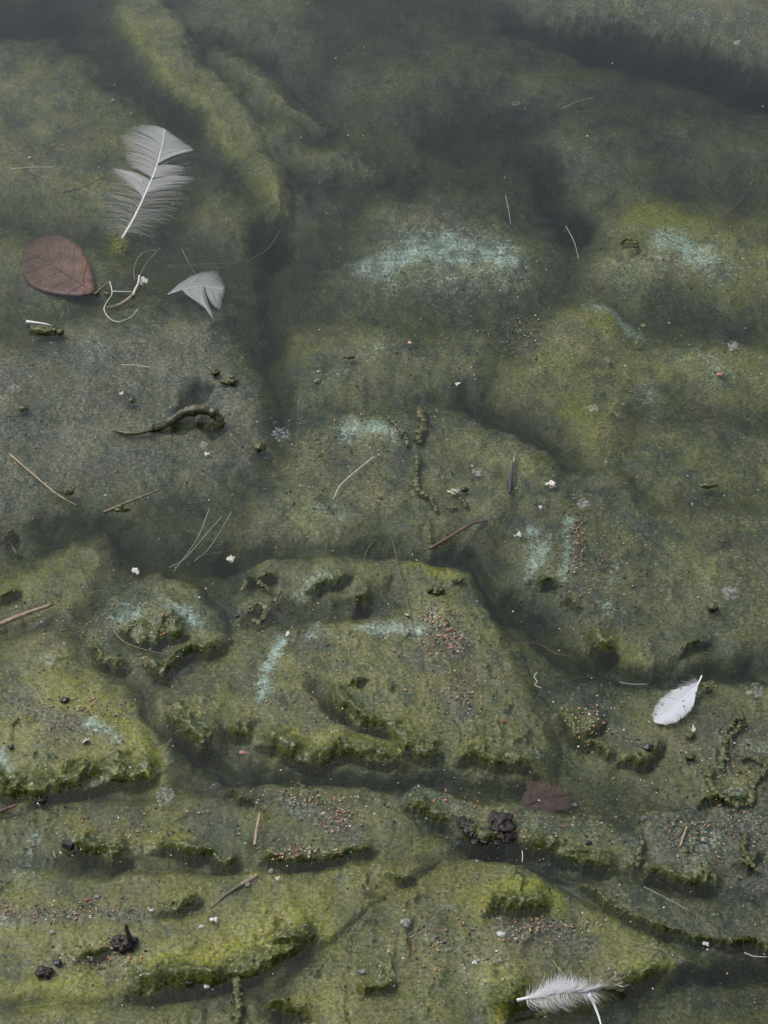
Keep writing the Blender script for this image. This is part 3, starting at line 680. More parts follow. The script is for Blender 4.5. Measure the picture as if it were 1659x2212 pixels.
# ---------------------------------------------------------------- feathers
def feather(name, label, shaft, zs, shaft_r, groups, shaft_mat='quill', sub=None):
    """shaft: plan points from quill to tip; zs: mm heights; groups: (part, material, side, t0, t1, count, tip points, width, bend, scatter)"""
    root = empty(name, at(shaft[0][0], shaft[0][1], zs[0] * MM)); tag(root, label, 'feather', 'feathers lying in the pond')
    S3 = [at(x, y, z * MM) for (x, y), z in zip(shaft, zs)]
    sp = spline(S3, 60)
    mb = MB(); tube(mb, sp, lambda t: shaft_r[0] * U + (shaft_r[1] - shaft_r[0]) * U * t, 8); part(mb, 'shaft', shaft_mat, root)
    parts = {}
    for pn, mat, side, t0, t1, cnt, tips, wd, bend, scat in groups:
        mb = parts.setdefault((pn, mat), MB())
        for i in range(cnt):
            f = i / max(cnt - 1, 1); t = t0 + (t1 - t0) * f
            k = t * (len(sp) - 1); a = sp[min(int(k), len(sp) - 2)].lerp(sp[min(int(k) + 1, len(sp) - 1)], k - int(k))
            g = f * (len(tips) - 1); j = min(int(g), len(tips) - 2); h = g - j
            tx = tips[j][0] * (1 - h) + tips[j + 1][0] * h + rng.gauss(0, scat); ty = tips[j][1] * (1 - h) + tips[j + 1][1] * h + rng.gauss(0, scat)
            zz = (a.z / MM) + (tips[j][2] if len(tips[j]) > 2 else 0) + rng.uniform(-.25, .25)
            b = at(tx, ty, zz * MM); L = (b - a).length
            b = a.lerp(b, 1 - .10 * rng.random() ** 2 - (.22 * rng.random() if rng.random() < .06 else 0)); dr = (b - a).normalized(); pr = Vector((-dr.y, dr.x, 0)) * side
            c = a.lerp(b, .5) + pr * L * (bend + rng.gauss(0, .02 + scat * .008)) + Vector((0, 0, L * .05))
            n = 7; path = [a * (1 - s) ** 2 + c * 2 * s * (1 - s) + b * s * s for s in [q / (n - 1) for q in range(n)]]
            wj = wd * U * (rng.uniform(.8, 1.2) if scat < 2.5 else rng.uniform(.45, 1.25))
            ribbon(mb, path, lambda s, w_=wj: w_ * (1.0 - .8 * s ** 2.0))
    for (pn, mat), mb in parts.items(): part(mb, pn, mat, root)
    return root
feather('feather', 'big translucent white feather sunken near the left edge, vane split into tufts',
  [(264,515),(290,470),(318,410),(338,360),(350,315),(356,280)], [-2.5,-1.6,-1.2,-1.2,-1.6,-2.2], (3.4, .8), [
  ('vane', 'vane_sunk', -1, .50, .995, 130, [(283,362),(272,345),(266,328),(262,305),(264,290),(282,274),(305,268),(330,270),(354,277)], 2.5, .10, .6),
  ('vane', 'vane_sunk', 1, .63, .995, 100, [(416,325),(419,321),(405,312),(385,298),(358,279)], 2.5, .08, .6),
  ('vane', 'vane_sunk', -1, .34, .47, 40, [(243,374),(240,362),(252,364),(272,370)], 2.3, .10, 1.8),
  ('vane', 'vane_sunk', 1, .50, .60, 32, [(384,386),(402,371),(400,362),(380,358)], 2.3, .12, 1.2),
  ('vane', 'vane_sunk', 1, .38, .48, 32, [(392,404),(412,394),(424,386),(405,384)], 2.1, .14, 2.2),
  ('barb_tuft', 'down_sunk', 1, .06, .40, 130, [(318,516),(352,492),(378,462),(398,432),(412,405)], .7, .14, 9),
  ('barb_tuft', 'down_sunk', -1, .03, .40, 140, [(236,512),(222,478),(212,445),(212,415),(232,385)], .7, .14, 10),
  ('barb_tuft', 'down_sunk', 1, .36, .60, 26, [(425,400),(432,368),(424,335)], .55, .05, 7)])
feather('feather', 'small grey-white feather half buried in silt beside the looped stem',
  [(362,636),(400,624),(440,618),(480,624)], [-4,-2.5,-3,-3], (1.5, .5), [
  ('vane', 'vane_sunk', 1, .04, .99, 120, [(372,628),(390,610),(415,595),(440,586),(466,583),(476,596),(484,612),(487,624)], 2.5, .10, .5),
  ('vane', 'vane_sunk', -1, .70, .99, 46, [(462,662),(478,672),(480,650),(487,630)], 2.3, .08, .7),
  ('vane', 'vane_sunk', -1, .28, .66, 60, [(415,645),(440,660),(452,672),(464,696)], 2.3, .12, 1.5)])
feather('feather', 'bright white floating feather with grey spots near the right edge',
  [(1516,1460),(1509,1475),(1500,1488),(1470,1515),(1440,1540),(1414,1560)], [4.0,3.4,3,2.6,2.2,1.0], (1.9, .5), [
  ('vane', 'vane', 1, .26, .995, 130, [(1500,1492,.3),(1500,1512,.3),(1496,1532,.2),(1480,1548,0),(1462,1560,0),(1440,1567,-.4),(1420,1563,-.6)], 1.25, .07, .5),
  ('vane', 'vane', -1, .24, .995, 130, [(1492,1482,.5),(1470,1486,.6),(1448,1492,.6),(1428,1508,.5),(1414,1524,.2),(1408,1542,0),(1412,1558,-.4)], 1.25, .07, .5),
  ('barb_tuft', 'down', -1, .20, .45, 30, [(1496,1472),(1480,1474),(1455,1482)], .5, .1, 5)])
feather('feather', 'tattered downy white feather stuck on moss at the bottom edge',
  [(1117,2161),(1140,2156),(1180,2148),(1222,2142),(1262,2141),(1300,2134)], [9,9,9,9.5,8,6], (3.2, 1.0), [
  ('down', 'down', -1, .14, .95, 260, [(1146,2142,2),(1182,2122,4),(1212,2106,4),(1235,2110,4),(1262,2118,3),(1300,2118,2)], .55, .25, 9),
  ('down', 'down', 1, .16, .95, 220, [(1182,2128,3),(1205,2116,4),(1235,2118,4),(1262,2128,3),(1290,2128,2)], .7, -.3, 8),
  ('down', 'down', 1, .16, .78, 170, [(1150,2162,-1),(1185,2174,-2),(1215,2182,-3),(1245,2168,-3),(1262,2152,-2)], .5, -.45, 9),
  ('down', 'down', -1, .62, .98, 70, [(1258,2130,2),(1285,2128,2),(1318,2122,1)], .8, .1, 4),
  ('down', 'down', 1, .72, .86, 40, [(1270,2160,-2),(1290,2168,-2),(1298,2150,-2)], .8, .1, 4),
  ('soiled_tuft', 'soiled_down', -1, .66, .99, 80, [(1272,2112,2),(1310,2090,1),(1340,2100,0),(1345,2128,0)], .7, .2, 6),
  ('soiled_tuft', 'soiled_down', 1, .70, .99, 50, [(1262,2165,-4),(1310,2165,-5),(1338,2150,-4)], .7, .1, 7)])
mb = MB(); tube(mb, path_of([(1272,2146,8),(1284,2172,4),(1294,2198,1.5),(1301,2226,.5)], 0, 16), lambda t: (3.2 - 2.2 * t) * U, 7)
tag(mb.build('quill', 'quill', origin=at(1301,2226,0)), 'bare white quill hanging down from the downy feather at the bottom edge', 'quill')
mb = MB(); tube(mb, path_of([(57,695,2.5),(75,697,2.2),(102,701,1.2),(132,713,-1)], 0, 16), lambda t: (4.2 - 3.4 * t) * U, 8)
tag(mb.build('quill', 'quill', origin=at(57,695,0)), 'short white quill lying on a green clump near the left edge', 'quill')

# ---------------------------------------------------------------- leaves
def leaf(name, label, outline, z, mat, midrib, veins, dome=.35, thick=.00035, tilt=0.0, rag=0.0):
    c = (sum(p[0] for p in outline) / len(outline), sum(p[1] for p in outline) / len(outline))
    root = empty(name, at(c[0], c[1], z * MM)); tag(root, label, 'leaf', 'dead leaves')
    rim = []; n = len(outline)
    O = spline([Vector((p[0], p[1], 0)) for p in outline] + [Vector((outline[0][0], outline[0][1], 0))], n * 8)[:-1]
    V = []; F = []; K = 7; m = len(O)
    def zz(x, y, q): return z + tilt * (x - c[0]) / 80 + dome * (1 - q * q) + .5 * mnoise.noise(Vector((x * .03, y * .03, 3)))
    for r_ in range(1, K + 1):
        q = r_ / K
        for i, o in enumerate(O):
            ser = 1 + (.012 * math.sin(i * 2.4) if r_ == K else 0) + rag * (mnoise.noise(Vector((o.x * .07, o.y * .07, 2))) + .5 * mnoise.noise(Vector((o.x * .2, o.y * .2, 2))))
            x = c[0] + (o.x - c[0]) * q * ser; y = c[1] + (o.y - c[1]) * q * ser; V.append(at(x, y, zz(x, y, q) * MM))
    V.append(at(c[0], c[1], zz(c[0], c[1], 0) * MM)); ce = len(V) - 1
    for i in range(m): F.append((ce, i, (i + 1) % m))
    for r_ in range(K - 1):
        for i in range(m): F.append((r_ * m + i, (r_ + 1) * m + i, (r_ + 1) * m + (i + 1) % m, r_ * m + (i + 1) % m))
    mb = MB(); mb.add(V, F); b = part(mb, 'blade', mat, root); sm = b.modifiers.new('thick', 'SOLIDIFY'); sm.thickness = thick; sm.offset = 0
    def vein(pts, r0, r1, nm):
        mb = MB(); P = []
        for (x, y) in pts:
            q = min(1, max(((x - c[0]) / 80) ** 2 + ((y - c[1]) / 65) ** 2, 0)) ** .5
            P.append(at(x, y, (zz(x, y, q * .5) + .34) * MM))
        tube(mb, spline(P, 14), lambda t: (r0 + (r1 - r0) * t) * U, 6, .6); mb.build(nm, 'vein', b, True, origin=root.location)
    vein(midrib, 1.5, .6, 'midrib')
    for v in veins: vein(v, .8, .4, 'vein')
    return root
M['vein'] = flat_mat('leaf_vein', (.04, .025, .022), (.07, .045, .035), 500, .45)
leaf('dead_leaf', 'brown oval dead leaf with dark veins, half sunken at the left',
  [(206,632),(200,595),(188,558),(165,526),(128,510),(88,514),(56,534),(44,562),(50,594),(70,618),(108,632),(150,638),(184,637)], -2.0, 'leaf_brown',
  [(206,632),(165,606),(120,578),(80,553),(48,545)],
  [[(180,615),(182,590),(188,565)],[(158,601),(158,570),(162,535)],[(133,586),(130,552),(130,518)],[(107,570),(104,545),(98,518)],[(84,556),(78,540),(66,530)],
   [(180,615),(160,625),(140,636)],[(158,601),(130,612),(100,628)],[(133,586),(104,598),(72,614)],[(107,570),(82,580),(56,590)],[(84,556),(66,560),(48,566)]], tilt=2.6)
leaf('leaf_fragment', 'reddish-brown torn square of leaf under shallow water at the lower right',
  [(1137,1690),(1160,1688),(1185,1694),(1215,1704),(1238,1714),(1233,1735),(1227,1750),(1200,1752),(1190,1762),(1170,1752),(1145,1754),(1125,1750),(1128,1720)], -4.2, 'leaf_red',
  [(1125,1745),(1160,1730),(1200,1720),(1236,1716)], [[(1150,1734),(1145,1710),(1150,1692)],[(1180,1724),(1178,1708),(1182,1696)],[(1165,1730),(1180,1742),(1186,1756)]], .4, rag=.22)
def rotten_leaf():
    root = empty('rotten_leaf', at(1050,1800,.002)); tag(root, 'black-brown rotten leaf lodged in the dark rolled ridge', 'leaf', 'dead leaves')
    for nm, pts in (('curled_half', [(996,1772,4,9),(1008,1780,5,11),(1020,1790,5,12),(1032,1800,4,12),(1044,1810,3,10),(1012,1792,2,9),(1030,1812,1,8)]), ('flat_half', [(1070,1768,6,12),(1084,1770,7,13),(1094,1784,6,13),(1078,1784,6,13),(1068,1798,3,11),(1086,1802,3,13),(1098,1810,1,10),(1076,1816,0,8),(1060,1808,0,8)])):
        mb = MB()
        for x, y, z0, r_ in pts: lump(mb, at(x, y, z0 * MM * .32), r_ * .8 * U, (1.35, 1.3, .2), 1.1, 1.5, 3)
        part(mb, nm, 'rot', root)
    mb = MB(); tube(mb, path_of([(1104,1760,6),(1112,1755,4),(1122,1748,1)], 0, 8), lambda t: 2.2 * U, 6); part(mb, 'stalk', 'leaf_red', root)
rotten_leaf()
# ---------------------------------------------------------------- stems, straws and twigs, each its own thing
def stem(name, label, cat, pts, r0, r1, mat, z='f', n=7, wob=.12, group=None, lift=.3):
    mb = MB(); P = path_of(pts, z, len(pts) * 7, lift * MM)
    tube(mb, P, lambda t: (r0 + (r1 - r0) * t) * U, n, .85, wob)
    o = mb.build(name, mat, origin=P[0].copy()); tag(o, label, cat, group); return o
STEMS = [
 ('straw', 'orange-tan straw slanting down at the left below the curved root', 'straw', [(20,980),(70,1023),(120,1065),(168,1094)], 2.6, 1.6, 'straw', 0),
 ('straw', 'pale tan straw floating above the dark pool at the left', 'straw', [(225,1106),(280,1083),(345,1058)], 3.0, 1.8, 'straw', .4),
 ('reed_stalk', 'reddish-brown reed piece lying across the channel in the middle', 'stalk', [(929,1185,.5),(975,1158,1.5),(1020,1131,.5),(1052,1125,-3)], 4.2, 2.6, 'reed', 0),
 ('stick', 'thick tan stick entering from the left edge onto the mossy point', 'stick', [(-14,1354,3),(55,1326,4),(113,1306,2)], 5.8, 4.0, 'straw', 0),
 ('straw', 'short upright-looking tan stub at the corner of the seedy hump', 'straw', [(562,1757),(555,1789),(550,1826)], 2.8, 3.2, 'straw', 3),
 ('straw', 'blurred tan straw under shallow water at the lower left', 'straw', [(557,1890,-2),(500,1924,-2),(455,1960,-2.5)], 4.0, 2.8, 'straw', 0),
 ('stick', 'grey stick end poking in at the left edge above the bottom folds', 'stick', [(-10,1757,1),(35,1739,1)], 5, 3, 'reed', 0),
 ('stick', 'short dark stick near the right edge above the turquoise bloom', 'stick', [(1612,422),(1590,445),(1564,470)], 3.2, 1.6, 'dark_stem', -1),
 ('straw', 'thin pale straw lying level left of the big feather', 'straw', [(22,365),(80,361),(140,361)], 1.6, .9, 'pale_straw', -4),
 ('twig', 'thin bent brown twig touching the left side of the big feather', 'twig', [(135,415),(170,407),(225,380)], 1.5, 1.0, 'straw', -4),
 ('grass_blade', 'pale curved blade above the rounded sunken lobe at the top right', 'blade', [(1212,235),(1245,220),(1284,210)], 1.2, .8, 'pale_straw', -6),
 ('twig', 'thin dark bent twig near the top, right of its middle', 'twig', [(905,127),(945,131),(980,141),(987,150)], 1.2, .9, 'dark_stem', -3),
 ('twig', 'dark thread-like stem crossing the turquoise bloom at the right', 'twig', [(1380,477),(1415,500),(1450,520),(1475,532)], 1.2, .8, 'dark_stem', 'f'),
 ('twig', 'dark thread on the upper left of the turquoise-crested mound', 'twig', [(938,452),(950,468),(985,482),(1010,500),(1035,545)], 1.1, .7, 'dark_stem', 'f'),
 ('grass_blade', 'pale thin blade between the two turquoise mounds', 'blade', [(1222,488),(1240,522),(1250,560)], 1.0, .7, 'pale_straw', -4),
 ('grass_blade', 'pale upright blade above the turquoise-crested mound', 'blade', [(1092,422),(1098,450),(1103,485)], 1.1, .7, 'pale_straw', -5),
 ('grass_blade', 'pale green blade slanting above the middle of the pond', 'blade', [(808,986),(740,1043),(720,1078)], 1.5, 1.0, 'pale_straw', 'f'),
 ('straw', 'tiny white level straw right of the dead leaf on the grey mat', 'straw', [(262,788),(295,789),(325,793)], 1.1, .8, 'pale_straw', 'f'),
 ('twig', 'short dark twig leaning towards the tiny white straw', 'twig', [(240,735),(255,765),(285,788)], 1.2, .7, 'dark_stem', 'f'),
 ('plant_stem', 'dark wiry stem running down the top of the great central mound', 'stem', [(849,1171),(860,1221),(877,1291),(888,1330),(894,1370)], 1.3, .9, 'reed', 'f'),
 ('plant_stem', 'dark green stem hooked over the craggy double-stepped mound', 'stem', [(240,1351),(258,1378),(280,1393),(330,1408),(395,1421)], 2.4, 1.2, 'olive_stem', 'f'),
 ('grass_blade', 'long grey-green blade in the bundle over the dark pool, the longest', 'blade', [(480,1115),(440,1160),(400,1206),(365,1226)], 1.2, .9, 'strand_pale', -.5),
 ('grass_blade', 'grey-green blade in the bundle over the dark pool, the upright one', 'blade', [(452,1100),(425,1165),(375,1235)], 1.1, .8, 'strand_pale', -.5),
 ('grass_blade', 'grey-green blade fanning right in the bundle over the dark pool', 'blade', [(500,1105),(455,1180),(420,1212)], 1.1, .8, 'strand_pale', -1),
 ('grass_blade', 'brown level blade under the bundle over the dark pool', 'blade', [(440,1200),(480,1193),(512,1186)], 1.0, .7, 'reed', 0),
 ('straw', 'short tan straw on the purplish mat at the right edge', 'straw', [(1484,1786),(1476,1808),(1469,1829)], 2.6, 1.8, 'straw', 'f'),
 ('thread', 'pale looped thread in the channel right of the great central mound', 'thread', [(1160,1452),(1154,1462),(1160,1472),(1156,1480),(1170,1486)], .9, .7, 'pale_straw', -.5),
 ('plant_stem', 'long brown stem crossing above the small sunken feather', 'stem', [(360,574),(450,570),(520,566),(560,550),(585,530),(605,497)], 1.3, .8, 'olive_stem', -1),
 ('plant_stem', 'thinner brown stem just under the long one above the small feather', 'stem', [(362,578),(420,577),(460,578),(500,580)], 1.1, .7, 'olive_stem', -2),
 ('stick', 'blue-black stick pointing at the small sunken feather', 'stick', [(393,537,.5),(407,566,-2),(426,596,-4)], 3.2, 2.2, 'violet', 0),
 ('twig', 'fine dark twig curving down to the tip of the big feather', 'twig', [(295,165),(325,210),(345,245),(354,275)], 1.0, .8, 'dark_stem', -3),
 ('twig', 'fine dark twig rising right of the big feather over the ridge', 'twig', [(450,375),(510,355),(545,335),(568,312)], 1.1, .7, 'dark_stem', -3),
 ('twig', 'fine dark twig in the murk near the top middle', 'twig', [(745,238),(780,218),(804,202)], .9, .6, 'dark_stem', -3),
 ('twig', 'fine dark level twig in the murk above the central mound', 'twig', [(760,337),(800,340),(835,350)], 1.1, .8, 'dark_stem', -4),
 ('twig', 'dark crossing twig at the sunken brown leaf hump of the right mat', 'twig', [(1310,608),(1335,583),(1352,565)], 1.1, .8, 'olive_stem', -1),
 ('straw', 'pale short straw under water below the broad tongue at the right', 'straw', [(1338,1474),(1365,1478),(1400,1478)], 1.6, 1.0, 'strand_pale', -1),
 ('twig', 'thin bent twig standing over the channel top of the great mound', 'twig', [(812,1165),(792,1190),(788,1215),(803,1245)], 1.2, .8, 'olive_stem', 1),
 ('twig', 'thin brown thread sunken left of the broad tongue', 'twig', [(1118,1390),(1160,1390),(1200,1410),(1265,1425)], .9, .7, 'reed', -2),
 ('twig', 'thin tan thread in the murky strip at the lower right', 'twig', [(1390,1915),(1440,1940),(1490,1968)], 1.0, .7, 'strand_pale', -1),
 ('grass_blade', 'thin pale blade against the bottom right pool', 'blade', [(1608,2058),(1630,2066),(1658,2067)], 1.0, .7, 'pale_straw', 0),
 ('thread', 'white thread hanging below the rotten leaf', 'thread', [(1128,1838),(1129,1850),(1128,1862)], 1.0, .8, 'pale_straw', -.5),
 ('plant_stem', 'bare reddish stem at the bottom edge left of centre', 'stem', [(672,2150,8),(664,2162,7),(656,2176,5)], 1.2, .8, 'reed', 0),
 ('plant_stem', 'olive stem at the bottom edge left of centre', 'stem', [(674,2166),(690,2190),(706,2220)], 1.0, .7, 'olive_stem', 'f'),
 ('twig', 'short dark twig by the left of the grass bundle', 'twig', [(310,1091),(360,1092),(445,1086)], .9, .9, 'dark_stem', 'f'),
 ('twig', 'dark forked twig at the right below the curly weed', 'twig', [(1372,1695),(1380,1712),(1387,1732)], 1.6, .8, 'dark_stem', 'f'),
 ('twig', 'fine brown twig slanting through the pool above the rooted mat', 'twig', [(0,1186,-2),(10,1178,-2),(30,1160,-1)], .9, .7, 'reed', 0),
]
for nm, lab, cat, pts, r0, r1, mat, z in STEMS: stem(nm, lab, cat, pts, r0, r1, mat, z)

def looped_stem():
    root = empty('plant_stem', at(240, 640, 0)); tag(root, 'cream wiry stem bent into a loop beside the dead leaf', 'stem')
    def p(nm, pts, r0, r1, mat):
        mb = MB(); tube(mb, path_of(pts, 0, len(pts) * 7), lambda t: (r0 + (r1 - r0) * t) * U, 7, 1, .1); part(mb, nm, mat, root)
    p('loop', [(237,608,-1),(242,628,1.2),(240,639,1),(229,656,.8),(225,670,.6),(237,688,.8),(255,695,1),(275,689,1),(288,680,.8),(297,668,.2)], 1.4, 1.0, 'pale_straw')
    p('cross_stalk', [(241,629,1),(262,630,1.6),(285,630,2)], 1.5, 1.3, 'pale_straw')
    p('side_stalk', [(209,631,1),(225,617,.5),(237,608,-1)], 1.6, 1.0, 'straw')
    p('node', [(205,636,0),(211,631,1.5),(215,627,1)], 4, 2.2, 'reed'); p('node', [(226,633,.5),(233,635,1.4),(241,634,.6)], 3.6, 2.4, 'reed')
    p('sheath', [(301,595,4),(300,604,4),(298,614,3),(293,624,2),(287,638,1)], 2.2, 3.4, 'white_bit')
    p('husk', [(293,624,1),(287,637,0),(272,650,-2),(255,660,-5),(230,666,-9)], 3.8, 5.0, 'straw')
    p('tendril', [(339,541,-1),(319,541,-.5),(299,556,-.5),(289,582,-.5),(291,606,-.5)], .8, .8, 'strand_pale')
    p('tendril', [(339,542,-1),(315,570,-.5),(302,596,1.5)], .8, .8, 'strand_pale')
    p('tendril', [(253,680,-2),(262,668,-2),(280,655,-2)], 1.0, .8, 'strand_olive')
looped_stem()
def curved_root():
    root = empty('curved_root', at(400, 905, 0)); tag(root, 'dark humped root piece arching out of the grey mat', 'root')
    mb = MB(); tube(mb, path_of([(326,926,-1),(350,921,1),(372,908,3.5),(398,892,6),(430,886,7.5),(455,889,7),(470,900,4.5),(474,914,.5),(472,922,-2)], 0, 46), lambda t: (6.2 + 5.4 * math.sin(min(t * 1.35, 1) * math.pi * .62) + 1.2 * math.sin(t * 31) + .9 * math.sin(t * 57 + 1)) * U, 18, 1, .30); part(mb, 'arch', 'root', root)
    for k in range(7):
        a = -1.2 + k * .40; mb = MB(); P = path_of([(330,925,0),(350,921,1),(372,908,3.5),(398,892,6),(430,886,7.5),(455,889,7),(470,900,4.5),(474,914,.5)], 0, 30)
        P = [q + Vector((math.sin(a) * 2.6 * MM * .25, -math.sin(a) * 2.6 * MM, abs(math.cos(a)) * 2.7 * MM)) for q in P]
        tube(mb, P, lambda t: (1.0 + .5 * math.sin(t * 9 + k)) * U, 5, 1, .3); part(mb, 'bark_ridge', 'root', root)
    mb = MB(); tube(mb, path_of([(248,931,-1.5),(262,933,0),(290,936,1),(318,931,1.5),(330,926,1)], 0, 24), lambda t: (3.2 + 2.2 * math.sin(t * 3.1)) * U, 10, .8, .3); part(mb, 'tail', 'root', root)
    for x, y, r_ in ((404,884,7),(413,880,5),(396,890,4)):
        mb = MB(); lump(mb, at(x, y, .0055), r_ * U, (1, 1, .8), .15); part(mb, 'blister', 'pebble', root)
curved_root()
def forked_sliver():
    root = empty('seed_pod', at(1102, 1040, 0)); tag(root, 'blue-black forked sliver on the central mottled mat', 'pod')
    for nm, pts, a, b, m in (('body', [(1109,1000,.5),(1106,1020,.8),(1103,1040,.8),(1101,1066,.2)], 2.5, 3.0, 'violet'), ('prong', [(1106,1030,.6),(1110,1045,.5),(1114,1058,.2)], 2.0, .5, 'violet'), ('prong', [(1101,1032,.6),(1097,1046,.4),(1095,1056,.2)], 2.0, .5, 'violet'), ('tip', [(1112,976,0),(1111,986,.3),(1110,998,.4)], .8, 2.2, 'strand_pale')):
        mb = MB(); tube(mb, path_of(pts, 0, 14), lambda t: (a + (b - a) * t) * U * (1 if nm != 'body' else .5 + math.sin(t * 2.6 + .3)), 7); part(mb, nm, m, root)
forked_sliver()

# ---------------------------------------------------------------- green weed curls: lumpy tubes
def weed(label, pts, r0, r1, z='f', mat='weed', lift=.15, seg=6):
    mb = MB(); P = path_of(pts, z, len(pts) * seg, lift * MM); last = None
    for i, p in enumerate(P):
        t = i / (len(P) - 1); R = (r0 + (r1 - r0) * t) * rng.uniform(.55, 1.15)
        if last is not None and (p - last).length < R * U * .75: continue
        last = p; lump(mb, p + Vector((rng.gauss(0, .2), rng.gauss(0, .2), rng.gauss(-.15, .1))) * R * U, R * U, (1.1, 1.2, .5), .95, 1.7, 2)
        if rng.random() < .35: lump(mb, p + Vector((rng.gauss(0, .8), rng.gauss(0, .8), -.2)) * R * U, R * U * .5, (1, 1, .5), .8, 1.7, 1)
    tag(mb.build('weed_curl', mat, origin=P[len(P) // 2].copy()), label, 'weed', 'curls of green weed')
WEEDS = [
 ('arched green weed bit at the top of the curly weed, right edge', [(1582,1566,0),(1590,1552,3),(1602,1552,3),(1611,1567,0)], 6, 5),
 ('upright knobbly weed strand above the weed ring at the right edge', [(1597,1571),(1576,1592),(1567,1612),(1564,1630),(1574,1641)], 6, 6),
 ('small weed strand between the upright strand and the weed ring', [(1563,1628),(1558,1643),(1563,1665)], 4.5, 6),
 ('thick weed ring curling round silt near the right edge', [(1540,1664),(1531,1679),(1538,1697),(1555,1715),(1576,1728),(1600,1738),(1623,1731),(1624,1708)], 8, 7),
 ('weed branch closing the ring at the right edge', [(1624,1710),(1631,1688),(1647,1670),(1654,1652),(1638,1641),(1618,1633),(1602,1638)], 7, 6),
 ('thin green weed twist left of the pale weed lump in the middle', [(838,898),(858,918),(874,938),(881,960)], 4.5, 6),
 ('broad pale green weed lump in the middle above the hook', [(906,882),(914,905),(910,930),(905,952)], 11, 10),
 ('hooked green weed strand below the pale weed lump', [(904,988),(899,1033),(905,1058),(930,1076),(942,1100)], 7, 4.5),
 ('tiny dark weed bit right of the hooked strand', [(996,1076),(1004,1084),(1008,1092)], 5, 5), ('low weed bit left of the tiny dark one', [(958,1090),(972,1096),(985,1094)], 4, 4),
 ('thin weed sliver at the end of the reed piece', [(926,1122),(929,1145),(929,1172)], 3, 4),
 ('yellow-green weed arc at the edge of the right turquoise bloom', [(1343,522,.5),(1356,514,2),(1372,520,2),(1376,532,.5)], 5.5, 5), ('dark scrap just under the yellow-green weed arc', [(1362,542),(1374,538),(1384,533)], 4, 3),
 ('small rounded weed ball with a hollow by the great mound', [(540,1320),(546,1308),(562,1302),(574,1312),(572,1332),(560,1344),(546,1338)], 8, 7),
 ('weed arc above the hollow weed ball, left one', [(524,1272),(530,1264),(532,1255)], 5, 4), ('weed arc above the hollow weed ball, middle one', [(558,1258),(570,1264),(582,1274)], 5, 4), ('weed arc above the hollow weed ball, right one', [(590,1296),(600,1290),(602,1280)], 5, 4),
 ('weed strand hanging below the bright green fold at the bottom', [(510,2120,3),(512,2140,2.5),(516,2165,1.5),(514,2190,1.5),(512,2225,1)], 9, 7), ('dark strip of weed on the purplish mat', [(1382,1800),(1388,1815),(1382,1840),(1378,1868)], 5, 6),
 ('weed curl in the black corner of the purplish mat', [(1612,1800),(1606,1830),(1620,1862),(1640,1880)], 5, 5), ('short weed arc beside the small white feather quill', [(1515,1478,1),(1528,1484,2.5),(1536,1494,0)], 6, 5),
]
M['weed_dark'] = flat_mat('weed_dark', (.022, .030, .005), (.085, .092, .018), 420, .3, c2=(.11, .115, .045), s2=150, bump=.0012)
for lab, pts, r0, r1 in WEEDS: weed(lab, pts, r0, r1, 'f', 'weed_dark')
LEAVES = [('narrow green leaf scrap at the right, uppermost of its line', 1390, 703, 10, 5, .5), ('plump green leaf scrap below the uppermost one at the right', 1377, 737, 8, 11, 1.2), ('green leaf scrap in the middle of the right mat', 1314, 778, 6, 11, 1.9),
 ('slim curved leaf scrap on the right mat', 1354, 810, 5, 15, 1.9), ('small bright leaf scrap left of the foam on the right mat', 1347, 872, 9, 4, 2.6), ('thin leaf sliver low on the right mat', 1330, 892, 3, 12, 1.9), ('squarish leaf scrap at the foot of the right mat', 1298, 913, 5, 5, 0), ('tiny leaf scrap above the round bubble at the right', 1293, 938, 5, 3, 0),
 ('lens-shaped dark leaf by the downy feather', 1207, 2090, 5, 20, 2.1), ('green pod beside the black pellet at the lower left', 118, 1845, 4, 9, 2.0)]
for lab, x, y, a, b, rot in LEAVES:
    mb = MB(); V, F = ico(2); z = zat(x, y, 'f') + .0005; c = at(x, y, z); ca, sa = math.cos(rot - math.pi / 2), math.sin(rot - math.pi / 2); out = []
    for v in V:
        px = v.x * a * U * (1 - .5 * abs(v.y)); py = v.y * b * U * 1.25; out.append(Vector((px * ca - py * sa, px * sa + py * ca, v.z * 1.2 * U + .6 * U * math.sin(v.y * 2))))
    mb.add(out, F); o = mb.build('leaf_scrap', 'weed'); o.location = c; tag(o, lab, 'leaf scrap', 'green leaf scraps')

